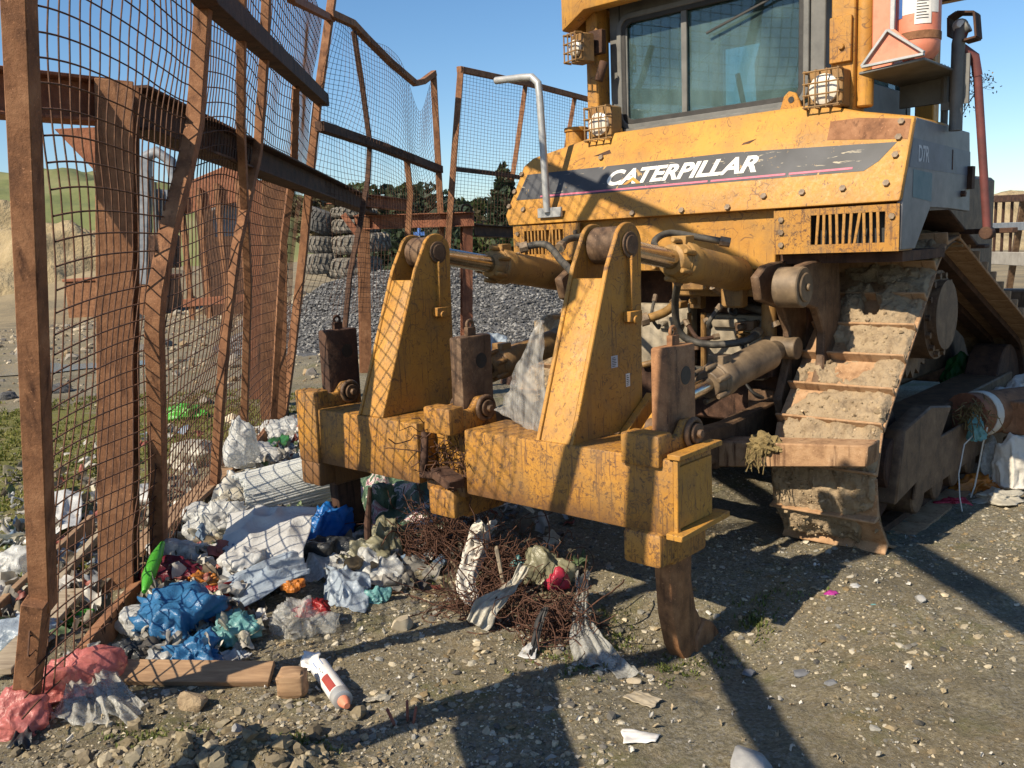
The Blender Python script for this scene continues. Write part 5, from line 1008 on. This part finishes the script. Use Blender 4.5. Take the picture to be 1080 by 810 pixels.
sheet('plastic_film','grey translucent film spread out with a pointed right end, below the khaki bag','plastic film',gp4([(318,622),(424,612),(412,590),(335,590)],[.04,.02,.07,.10]),'clear_milk',14,54,.05,2.4,.05,bulge=.05)
sheet('plastic_film','pale blue crumpled film hanging off the grey film','plastic film',gp4([(338,642),(385,652),(392,622),(345,614)],[.02,.01,.07,.09]),'pl_pale',15,40,.035,3,.04,bulge=.04)
bag('food_wrapper','clear food wrapper with orange and red print at the edge of the bare ground','wrapper',316,648,54,50,'clear',62,crease=.45)
bag('food_wrapper','red and orange scrap of wrapper tucked in the clear wrapper','wrapper',332,654,30,22,'pl_red',63,crease=.4,lift=.06)
bag('food_wrapper','small orange scrap on the clear wrapper','wrapper',312,638,24,18,'pl_orange',64,lift=.10)
bag('plastic_cup','small crumpled sky-blue cup right of the pale blue film','cup',398,626,24,22,'pl_teal',65,crease=.45)
bag('plastic_bag','deep blue bag heaped just above the long board','plastic bag',192,655,86,66,'pl_blue',66,crease=.4,flop=.35,lift=.02)
bag('plastic_bag','lower lobe of torn blue film touching the board','plastic bag',208,690,52,46,'pl_blue',67,crease=.45,lift=.01)
bag('plastic_bag','crumpled teal film right of the deep blue bag','plastic bag',246,668,48,34,'pl_teal',68,crease=.5,lift=.015)
sheet('plastic_film','dull teal strip of film trailing towards the bare ground','plastic film',gp4([(215,692),(272,680),(266,668),(226,678)],[.01,.01,.03,.04]),'pl_teal',17,30,.02,3)
b=MB(); a0=base(156,664)+[0,0,.10]; a1=base(178,632)+[0,0,.20]; b.tube([a0,a0*.75+a1*.25+[0,0,.015],a0*.35+a1*.65+[0,0,.015],a1],[.010,.032,.030,.012],12); o=b.build('plastic_strip','pl_green'); tag(o,'bright lime-green plastic strip standing left of the deep blue bag','plastic strip')
bag('plastic_bag','dark maroon bag against the mesh, above the lime-green strip','plastic bag',190,615,64,44,'pl_maroon',69,lift=.02)
bag('plastic_bag','small red and yellow wrapper above the deep blue bag','wrapper',230,636,38,30,'pl_red',70,crease=.4,lift=.03)
bag('plastic_bag','mustard scrap of wrapping beside the red wrapper','wrapper',214,628,36,24,'pl_orange',71,crease=.4,lift=.05)
bag('plastic_bag','lilac-grey bag sitting behind the long board','plastic bag',172,695,44,30,'pl_grey',72)
bag('plastic_bag','dull grey bag between the board and the mesh corner','plastic bag',140,690,40,34,'pl_dark',73)
bag('plastic_bag','pale crumpled bag by the near foot of the bottom rail','plastic bag',150,660,46,38,'clear_milk',74)
for i,(px,py,w_,h_,m_,lab) in enumerate(((300,470,34,22,'pl_white','small white bag behind the green film'),(284,452,26,22,'clear_milk','grey bag touching the far end of the bottom rail'),(215,640,40,24,'clear_milk','clear bag under the blue-white strip'),(330,480,30,20,'pl_grey','grey bag under the left end of the ripper beam'),(245,600,36,26,'clear_milk','cloudy bag left of the large white sack'),(262,520,36,22,'clear_milk','cloudy bag left of the ribbed sheets, by the rail'),(178,575,34,24,'pl_cream','cream bag at the foot of the bent upright'))):
    bag('plastic_bag',lab,'plastic bag',px,py,w_,h_,m_,80+i,crease=.35)
# left foreground
bag('bubble_wrap','pink bubble wrap bundle hanging round the near fence post','bubble wrap',74,715,84,70,'pinkwrap',90,.6,.6,crease=.3,lift=.02)
bag('bubble_wrap','lower fold of pink bubble wrap left of the post stub','bubble wrap',18,755,70,62,'pinkwrap',91,.7,.3,crease=.3)
sheet('plastic_film','clear crumpled film trailing from the pink wrap over the earth','plastic film',gp4([(92,748),(142,780),(150,758),(104,712)],[.02,.01,.03,.10]),'clear',21,44,.04,3,.05,bulge=.05)
sheet('plastic_film','smoky clear film under the pink wrap','plastic film',gp4([(58,780),(118,782),(108,728),(70,720)],[.01,.01,.05,.07]),'clear',22,40,.04,3,.05,bulge=.03)
sheet('plastic_film','dark grey pointed film scrap in the bottom left corner','plastic film',gp4([(8,806),(34,806),(44,768),(36,770)],[.02,.02,.08,.06]),'pl_dark',23,24,.02,2)
def plank(label,p0,p1,w,h,mat,up=(0,0,1),name='wooden_board'):
    b=MB(); p0=np.array(p0);p1=np.array(p1); o=(p0+p1)/2; b.bar(p0-o,p1-o,w,h,up); ob=b.build(name,mat,bevel=.004); ob.location=o; return tag(ob,label,'board')
plank('long weathered board lying in front of the blue bag',base(60,735)+[0,.03,.05],base(288,722)+[0,.0,.035],.11,.03,'wood',(0,-.45,1))
plank('brown plank sloping down through the litter outside the near post',D(-14,665,3.9),D(98,556,5.2),.035,.16,'wood',(0,0,1))
plank('short grey timber lying outside the mesh by the near post',base(0,735)+[0,0,.06],base(84,655)+[0,0,.08],.12,.03,'wood_grey')
plank('thin grey batten leaning on the litter behind the mesh',base(62,640)+[0,0,.05],base(112,596)+[0,0,.14],.04,.04,'wood_grey')
plank('brown offcut board beside the bottom rail, outside the mesh',base(140,620)+[0,0,.06],base(240,520)+[0,0,.10],.14,.03,'wood')
c=base(310,738); b=MB(); P,Fc=ICO[3]; bx_=np.sign(P)*np.abs(P)**.35; r=1+.25*n3(P*3,5); b.add([tuple(c+q_*rr*np.array([.055,.045,.05])+[0,0,.05]) for q_,rr in zip(bx_,r)],[tuple(f) for f in Fc]); o=b.build('wood_block','wood',angle=30); tag(o,'broken brown wood block at the right end of the long board','wood block')
sheet('paper_scrap','torn grey printed paper behind the wood block','paper',gp4([(316,712),(334,716),(340,703),(322,702)],[.02,.02,.05,.05]),'white_label',25,16,.01,2)
# spray can
c0_=base(338,716)+[0,0,.040]; c1_=base(367,757)+[0,0,.034]; d=c1_-c0_; Lc=np.linalg.norm(d); d/=Lc
t=thing('spray_can','white spray can with red and blue print and an orange nozzle lying on gravel','spray can',c0_-[0,0,.03])
rc=.038; b=MB(); b.tube([c0_,c0_+d*.004,c0_+d*Lc*.74],[rc*.9,rc,rc],28); wpart(b,'can_body','white_label',t,0)
b=MB(); b.tube([c0_+d*Lc*.74,c0_+d*Lc*.76,c0_+d*Lc*.86,c0_+d*Lc*.875],[rc*1.03,rc*1.03,rc*1.0,rc*.75],28); wpart(b,'collar','grey_metal',t,0)
b=MB(); b.tube([c0_+d*Lc*.87,c0_+d*Lc*.90,c0_+d*Lc*.97,c0_+d*Lc*1.0],[rc*.60,rc*.60,rc*.42,rc*.30],18); wpart(b,'nozzle','orange',t,0)
s_=np.cross(d,[0,0,1.]);s_/=np.linalg.norm(s_);u_=np.cross(s_,d)
def band(t0,t1,a0,a1,mat,name):
    b=MB(); V=[];Fc=[]
    for k in range(9):
        a=a0+(a1-a0)*k/8; r_=(s_*math.cos(a)+u_*math.sin(a))*rc*1.012; V+=[c0_+d*Lc*t0+r_,c0_+d*Lc*t1+r_]; Fc+=[(2*k-2,2*k,2*k+1,2*k-1)] if k else []
    b.add(V,Fc); wpart(b,name,mat,t,0)
band(.40,.72,.5,1.35,'red','red_panel'); band(.01,.17,0,2*PI,'label_blue','blue_band')
b=MB()
for k in range(7): a=1.0+.05*(k%3); r_=(s_*math.cos(a)+u_*math.sin(a))*rc*1.02; q0=c0_+d*Lc*(.20+.025*k)+r_; b.bar(q0,q0+s_*.006*(1 if k%2 else -1)+d*.004,.002,.001)
wpart(b,'print','ink',t,0)['kind']='stuff'
for k,(x,y,h_) in enumerate(((417,768,.06),(430,762,.075),(436,765,.06))): 
    p=base(x,y); plank(['reddish wood splinter leaning left, right of the spray can','tallest dark red wood splinter in the gravel','reddish wood splinter leaning right in the gravel'][k],p,p+np.array([(-.03,.0,.012)[k],.02,h_]),.022,.009,'wood_red',(1,0,0),'wood_splinter')
sheet('plastic_scrap','thin beige and red torn strap between the can and the splinters','plastic scrap',gp4([(378,745),(402,742),(420,734),(398,738)],[.005,.012,.015,.015]),'pl_cream',27,16,.01,3)
# --- under the beam
sheet('printed_tarp','dark green tarpaulin with white and pink print bunched under the left beam','tarpaulin',gp4([(372,580),(470,574),(480,520),(385,515)],[.02,.03,.42,.40]),'tarp',31,64,.09,2.4,.05,bulge=.05)
bag('plastic_bag','khaki plastic bag in front of the printed tarpaulin','plastic bag',384,578,46,50,'pl_khaki',101,crease=.4)
bag('plastic_bag','pale green crumpled bag right of the black stake','plastic bag',408,565,34,56,'pl_khaki',102,crease=.45)
bag('printed_bag','upright pink and white printed bag standing before the tarpaulin','plastic bag',406,535,22,48,'tarp',103,crease=.3,lift=.12)
b=MB(); p=base(389,597); b.tube([p,p+[.01,0,.22],p+[.035,.0,.42]],[.022,.02,.010],8); tag(b.build('stake','rust_dark'),'dark stake standing between the khaki and pale green bags','stake')
def tangle(name,label,px,py,wx,wy,hz,n,seed,mat='rust_red'):
    rr=np.random.default_rng(seed); c=base(px,py); b=MB()
    for k in range(n):
        o=c+np.array([rr.normal(0,wx*.42),rr.normal(0,wy*.42),abs(rr.normal(0,hz*.45))]); R=rr.uniform(.03,.11); q1=rr.normal(size=3);q1/=np.linalg.norm(q1);q2=np.cross(q1,rr.normal(size=3));q2/=np.linalg.norm(q2); pts=[]; tot=rr.uniform(2.,7.); st_=rr.uniform(0,6.3); dr=rr.normal(0,.045,3)
        for j in range(14):
            a=st_+tot*j/13; w_=R*(1+.3*math.sin(a*1.7+k)); pts.append(o+q1*w_*math.cos(a)+q2*w_*math.sin(a)+dr*j/13*2+rr.normal(0,.004,3))
        for q_ in pts: q_[2]=max(q_[2],gzs(q_[0],q_[1])+.003)
        b.tube(pts,rr.uniform(.0016,.0030),4,False)
    for k in range(n//16):
        o=c+np.array([rr.normal(0,wx*.45),rr.normal(0,wy*.45),abs(rr.normal(0,hz*.35))]); d=rr.normal(size=3)*np.array([1,1,.45]); d/=np.linalg.norm(d); cv=rr.normal(0,1,3); pts=[]
        for j in range(12): d=d+cv*.10+rr.normal(0,.08,3); d/=np.linalg.norm(d); o=o+d*rr.uniform(.02,.045); o[2]=max(o[2],gzs(o[0],o[1])+.004); pts.append(o.copy())
        b.tube(pts,rr.uniform(.0024,.0038),5,False)
    o=b.build(name,mat,angle=180); return tag(o,label,'wire tangle','rusty wire tangles under the beam')
M['wire_red']=m_rust('rust_wire_red',(.035,.018,.012),(.085,.040,.026),(.15,.075,.045),40,.2)
tangle('wire_tangle','dense dark red-brown wire tangle left of the white rag',462,585,.30,.22,.26,260,2,'wire_red')
tangle('wire_tangle','wire tangle round the wooden stake, right of the white rag',536,610,.22,.18,.20,200,3,'wire_red')
tangle('wire_tangle','sprawling rusty wire tangle below the crimson rag',582,655,.18,.15,.10,170,4,'wire_red')
tangle('wire_tangle','flat fringe of rusty wires spilling towards the bare ground',515,640,.28,.13,.08,110,5,'wire_red')
def ribbon(name,label,cat,path,w,mat,seed,amp=.02,n=40,wdir=None):
    P=[np.array(p,float) for p in path]; seg_=len(P)-1; out=[]
    for t_ in np.linspace(0,seg_-1e-6,n):
        i=int(t_);f=t_-i;a=P[max(i-1,0)];b_=P[i];c=P[i+1];d=P[min(i+2,seg_)]
        out.append(.5*((2*b_)+(-a+c)*f+(2*a-5*b_+4*c-d)*f*f+(-a+3*b_-3*c+d)*f**3))
    out=np.array(out); m=18; V=[]; wd=np.array(wdir if wdir is not None else [1.,.2,0]); wd/=np.linalg.norm(wd)
    for k in range(n):
        t=out[min(k+1,n-1)]-out[max(k-1,0)];t/=np.linalg.norm(t); s=wd-t*(wd@t);s/=np.linalg.norm(s);N=np.cross(s,t); ww=(w if not hasattr(w,'__len__') else np.interp(k/(n-1),np.linspace(0,1,len(w)),w))
        for j in range(m):
            u=j/(m-1)-.5; q=np.array([k*.16,u*3.2,seed*1.7]); V.append(out[k]+s*ww*u*(1+.3*float(n3(q*1.3,seed)))+N*(amp*(1.6*float(n3(np.array([k*.05,u*9,seed]),seed+1))+1.1*float(n3(q*2.1,seed+2)))))
    V=np.array(V); V[:,2]=np.maximum(V[:,2],gz(V[:,0],V[:,1])+.004); i=np.arange(n*m).reshape(n,m); o0=V.mean(0)
    o=raw(name,V-o0,np.stack([i[:-1,:-1],i[:-1,1:],i[1:,1:],i[1:,:-1]],-1).reshape(-1,4),mat,smooth=True); o.location=o0; md=o.modifiers.new('thickness','SOLIDIFY'); md.thickness=.002; return tag(o,label,cat)
bz=lambda x,y,l:base(x,y)+np.array([0,0,l])
ribbon('rag','white cotton rag draped down over the wire tangle','rag',[bz(524,590,.20),bz(510,590,.19),bz(503,605,.16),bz(492,625,.09),bz(502,645,.03)],[.09,.13,.12,.10,.09],'cloth',3,.03)
plank('pale upright wooden stake stuck in the wire tangle',base(535,628)+[0,0,0],base(530,630)+[-.02,.02,.30],.05,.018,'wood_grey',(1,0,0),'wooden_stake')
ribbon('cloth_bag','long greenish-white printed bag lying diagonally across the wires','cloth bag',[bz(503,668,.03),bz(514,662,.09),bz(530,655,.15),bz(546,645,.20),bz(555,640,.25)],[.12,.12,.07,.05,.06],'pl_cream',5,.022)
bag('plastic_bag','beige-grey bag standing right of the printed bag','plastic bag',574,598,42,50,'pl_khaki',111,crease=.35,lift=.06)
bag('plastic_scrap','small teal scrap between the two bags by the wooden stake','plastic scrap',548,602,16,24,'pl_teal',112,crease=.4,lift=.06)
ribbon('rubber_strip','black torn rubber strip hanging in the wires','rubber strip',[bz(577,665,.16),bz(570,670,.10),bz(563,680,.03),bz(558,688,.004)],[.02,.04,.03,.012],'black',7,.01)
bag('rag','crimson-pink knotted rag caught on the wires','rag',590,622,22,30,'pl_crimson',113,.6,crease=.45,lift=.12)
ribbon('plastic_film','grey translucent film twisted upright and fanning out at the foot','plastic film',[bz(615,628,.17),bz(614,640,.11),bz(612,660,.06),bz(630,690,.01)],[.07,.06,.08,.22],'clear',9,.03)
ribbon('plastic_film','grey film fan spreading right towards the ripper shank','plastic film',[bz(616,652,.06),bz(635,672,.04),bz(664,694,.008)],[.05,.10,.13],'clear',10,.025)
sheet('paper_scrap','small folded white paper at the edge of the wires','paper',gp4([(546,688),(564,690),(568,676),(552,680)],[.003,.003,.05,.01]),'pl_white',33,18,.012,2)
b=MB(); c=base(612,605)+[0,0,.07]; b.ring(c,(.3,-1,.3),.075,.002,30,5); tag(b.build('wire_loop','wire'),'single thin wire loop standing behind the crimson rag','wire loop')
ribbon('plastic_film','white plastic strap under the right half of the beam','plastic film',[bz(530,592,.33),bz(548,585,.31),bz(565,583,.22)],[.02,.025,.02],'pl_white',11,.006)
sheet('plastic_film','blue-grey film hanging below the middle of the beam','plastic film',[dz((-.15,-1.7,.50)),dz((.35,-1.7,.47)),dz((.45,-1.55,.40)),dz((-.1,-1.5,.38))],'pl_pale',35,30,.03,2,ground=False)
# debris jammed in the broken middle of the beam
rr=np.random.default_rng(6); b=MB()
for k in range(70):
    o=np.array([rr.uniform(-.50,-.22),rr.uniform(-1.90,-1.72),rr.uniform(.50,.80)]); pts=[]; d=rr.normal(0,.05,3)
    for j in range(7): pts.append(dz(o+d*j/3+rr.normal(0,.012,3)))
    b.tube(pts,rr.uniform(.0018,.004),4,False)
tag(b.build('jammed_debris','wire',angle=180),'dark wires and roots jammed in the broken middle of the ripper beam','debris')
b=MB(); b.bar((-.36,YR-.02,.60),(-.20,YR-.05,.56),.10,.05); b.tube([(-.50,YR-.01,.56),(-.35,YR-.04,.58),(-.22,YR-.03,.55)],.02,8); b.tube([(-.49,YR+.02,.78),(-.46,YR-.02,.66),(-.50,YR-.0,.55)],.022,8); part(b,'torn_bracket','rust_dark',beam,.006)
# clear film hanging between the shank and the right tower
tp_w=dz((.20,-1.72,1.36)); V1,V2=dz((-.18,-1.62,.845)),dz((.25,-1.80,.845))
ribbon('plastic_film','tall milky clear film tied at the top, hanging left of the right ripper tower','plastic film',[tp_w,tp_w*.7+(V1+V2)/2*.3,tp_w*.35+(V1+V2)/2*.65,(V1+V2)/2],[.03,.10,.22,.34],'clear_hang',13,.018,60,U_)
# things seen between the ripper and the machine
sheet('foil_sheet','silvery torn foil sheet standing behind the centre shank','foil',[D(514,385,8.2),D(538,380,8.2),D(534,352,8.4),D(513,350,8.4)],'pl_pale',37,20,.04,2)
for px,py,w_,h_,lab,m_ in ((552,385,46,34,'rust-brown broken steel block behind the centre shank','rust_dark'),(585,355,40,44,'orange-rusty lump of caked earth by the left track','mud')):
    p=G(px,py+h_*.5) if py>380 else D(px,py,6.8); k_=p[1]/F_PX; P,Fc=ICO[3]; q3=np.sign(P)*np.abs(P)**.6; r=1+.35*n3(P*2.1+px,3)+.15*n3(P*5,4); b=MB(); b.add([tuple(p+q_*r_*np.array([w_,w_*.8,h_])*k_*.5) for q_,r_ in zip(q3,r)],[tuple(f) for f in Fc]); o=b.build('rubble_block',m_,angle=35); tag(o,lab,'rubble')
# --- loose stones and papers on the bare ground
def stone(label,px,py,w,h,mat,seed,flat=.5):
    p=base(px,py); k_=p[1]/F_PX; P,Fc=ICO[3]; r=1+.34*n3(P*1.4+seed,seed)+.12*n3(P*4,seed+1); V=P*r[:,None]; rf=np.random.default_rng(seed)
    for _ in range(9): nn=rf.normal(size=3); nn/=np.linalg.norm(nn); V=V-np.outer(np.maximum(V@nn-rf.uniform(.55,.8),0),nn)
    V=V*np.array([w,w*.75,h*flat*1.5])*k_*.5
    b=MB(); b.add(V@rotm(seed,0,0).T,[tuple(f) for f in Fc]); o=b.build('stone',mat,angle=24); o.location=p+[0,0,h*k_*.16]; tag(o,label,'stone')
M['stone_tan']=m_simple('tan_stone',(.30,.25,.17),(.42,.36,.26),20,.9,.3); M['stone_grey']=m_simple('grey_stone',(.20,.20,.20),(.33,.325,.31),16,.85,.4); M['stone_dark']=m_simple('dark_stone',(.10,.105,.115),(.17,.175,.185),20,.85,.3)
stone('round tan stone alone on the bare ground below the wire tangle',424,667,28,24,'stone_tan',1,.7); stone('big pale grey flat-topped stone at the bottom edge of the photo',790,800,66,40,'stone_grey',2,.55)
stone('dark grey stone on bare ground right of the ripper tooth',876,709,16,12,'stone_dark',3); stone('flat dark stone in front of the ripper tooth',845,690,26,12,'stone_dark',4,.4); stone('smooth grey stone right of the pink scrap',971,634,18,14,'stone_grey',5,.6)
stone('pale broken stone beside the grey film fan',668,697,20,12,'stone_tan',6); stone('grey stone near the foot of the dozer shadow',790,684,18,12,'stone_dark',7); stone('pale lump of stone at the edge of the earth spoil',250,785,20,16,'stone_grey',8,.8); stone('tan clod on the earth spoil under the board',205,750,40,24,'mud',9,.9)
sheet('cardboard_scrap','torn flat piece of grey cardboard on the gravel','cardboard',gp4([(655,728),(688,741),(699,730),(672,715)],.012),'stone_tan',41,18,.008,2); sheet('paper_scrap','white torn paper scrap lying on the gravel in front of the ripper','paper',gp4([(658,782),(692,780),(696,768),(655,768)],.01),'white_label',42,16,.006,2)
bag('plastic_scrap','tiny bright pink scrap on the ground near the track','plastic scrap',877,620,12,9,'pl_magenta',121,crease=.4); bag('plastic_scrap','tiny white scrap right of the pink one','plastic scrap',902,618,14,6,'pl_white',122,crease=.4); bag('plastic_scrap','tiny sky-blue scrap on the ground','plastic scrap',921,634,12,5,'pl_teal',123)
# --- right edge
a_=D(1020,438,5.75);c_=D(1092,428,6.15); t=thing('steel_pipe','rust-brown steel pipe end by the track, tied with a white band and blue rag','pipe',a_-[0,0,.2])
b=MB(); b.tube([a_,c_],.145,24); wpart(b,'pipe','rust',t,0)
dv=(c_-a_)/np.linalg.norm(c_-a_); b=MB(); b.tube([a_+dv*.10,a_+dv*.17],.152,24); wpart(b,'white_band','cloth',t,0)
b=MB(); b.tube([a_-dv*.02,a_+dv*.02],.150,20); wpart(b,'end_ring','rust_red',t,0)
k_=a_[1]/F_PX
V,Fc=bagmesh(.055,.05,.11,131,4,.5); b=MB(); b.add(V,[tuple(f) for f in Fc]); o=b.build('rag','pl_blue',angle=50); o.location=a_+np.array([-.02,-.16,-.14]); o.data.materials[0]=M['pl_teal']; tag(o,'blue rag stuffed at the end of the rusty pipe','rag')
rr=np.random.default_rng(9); b=MB(); c=a_+np.array([-.03,-.15,.05])
for k in range(70): q_=rr.normal(0,.045,3); b.tube([c+q_,c+q_+rr.normal(0,.03,3)+[0,0,-.02],c+q_+rr.normal(0,.04,3)+[0,0,-.07]],.003,4,False)
tag(b.build('straw_wisp','moss',angle=180),'wisp of straw and frayed twine on the end of the rusty pipe','straw')
b=MB(); g1=base(1015,535);g2=base(1024,520); b.tube([a_+[-.02,-.16,-.08],a_*.72+g1*.28+[-.055,-.09,.0],a_*.4+g1*.6+[-.06,-.05,.0],a_*.15+g1*.85+[-.03,-.02,0],g1],.0042,6); tag(b.build('rope','cloth'),'left-hand pale rope hanging from the rusty pipe to the ground','rope')
b=MB(); b.tube([a_+[.05,-.16,-.05],a_*.7+g2*.3+[.045,-.10,0],a_*.4+g2*.6+[.03,-.06,0],a_*.15+g2*.85+[.02,-.02,0],g2],.005,6); tag(b.build('rope','cloth'),'right-hand frayed blue-white rope hanging from the rusty pipe','rope')
def blobsack(label,px,py,ds,w,h,mat,seed,name='sack'):
    p=D(px,py,ds); k_=ds/F_PX; V,Fc=bagmesh(w/2*k_,w/2*k_*.8,h/1.7*k_,seed,5,.3); o=raw(name,V,Fc,mat,smooth=True); o.location=p-[0,0,h*.5*k_]; return tag(o,label,'sack')
blobsack('big white woven sack bulging over the rusty pipe at the right edge',1078,415,6.2,50,56,'cloth',141); blobsack('lower dirty white sack below the rusty pipe at the right edge',1070,486,5.75,42,60,'cloth',142)
blobsack('grey-white bag hanging under the rusty pipe',1048,482,5.9,22,46,'clear_milk',143)
bag('food_wrapper','orange and white packaging on the ground below the sacks','wrapper',1030,500,44,26,'pl_orange',144,crease=.5); bag('food_wrapper','pale crumpled packaging in front of the orange one','wrapper',1050,516,44,16,'pl_cream',145,crease=.5); bag('plastic_scrap','pinkish wrapper at the very right of the packaging','wrapper',1008,522,26,9,'pl_crimson',146,crease=.5)
blobsack('dark heap of wet rubbish between the track and the sacks',1040,372,8.2,70,60,'pl_dark',147,'rubbish_heap'); blobsack('dark green bag lodged above the track frame',1012,398,7.2,40,46,'pl_dgreen',148); blobsack('black bag in the shade by the railing',1062,348,10,60,54,'pl_dark',149)
# dry twig caught on the fender post
rr=random.Random(12); t=thing('dry_twig','thin dry weed sprig growing up behind the red pole','weed',dz(Q(1012,132,'y',.75))); b=MB(); leafs=[]
def twig(p,d,L,r,lv):
    p2=p+d*L; b.tube([p,p+d*L*.5+np.array([rr.uniform(-.01,.01)]*3),p2],[r,r*.8,r*.55],4); 
    if lv==0:
        for _ in range(5): q=p2+np.array([rr.gauss(0,.018) for _ in range(3)]); leafs.append(q)
        return
    for _ in range(3):
        e=d+np.array([rr.gauss(0,.5),rr.gauss(0,.5),rr.gauss(0,.4)]); e/=np.linalg.norm(e); twig(p+(p2-p)*rr.uniform(.4,1),e,L*.62,r*.6,lv-1)
r0=dz(Q(1008,134,'y',.75)); twig(r0,np.array([.25,.2,.95]),.22,.005,3); twig(r0,np.array([.5,.2,.75]),.20,.004,3); wpart(b,'stem','bark',t,0)
Vl=[];Fl=[]
for q in leafs: n_=len(Vl); e=np.array([rr.gauss(0,1) for _ in range(3)]);e/=np.linalg.norm(e);f_=np.cross(e,[0,0,1.]); Vl+=[q-e*.012,q+f_*.007,q+e*.012,q-f_*.007]; Fl.append((n_,n_+1,n_+2,n_+3))
b=MB(); b.add(Vl,Fl); wpart(b,'leaves','moss',t,0)['kind']='stuff'
# outside the near panel, left
sheet('plastic_sack','white sack with blue scribbled print outside the mesh, left of the cage post','sack',gp4([(28,575),(85,572),(90,540),(45,535)],[.04,.05,.12,.10]),'pl_white',51,36,.04,2.4)
bag('plastic_bag','grey-white film heap outside the mesh at the left edge','plastic bag',10,590,56,44,'clear_milk',151,crease=.4); bag('plastic_bag','white and green striped bag outside the near post','plastic bag',30,672,80,50,'pl_pale',152,crease=.4); bag('plastic_bag','green bag half under the striped bag at the left edge','plastic bag',14,690,44,34,'pl_dgreen',153); bag('plastic_bag','lime-green film behind the mesh near the bottom corner','plastic bag',82,660,40,24,'pl_green',154,crease=.4)
bag('plastic_bag','emerald film among the litter behind the bent upright','plastic bag',196,432,34,20,'pl_green',155,crease=.4); bag('plastic_bag','cream bag behind the mesh, left of the snagged bag','plastic bag',205,478,60,36,'pl_cream',156); bag('plastic_bag','white bag outside the mesh between two uprights','plastic bag',150,525,40,34,'pl_white',157); bag('plastic_bag','white film outside the mesh under the brown offcut','plastic bag',210,560,44,30,'clear_milk',158)
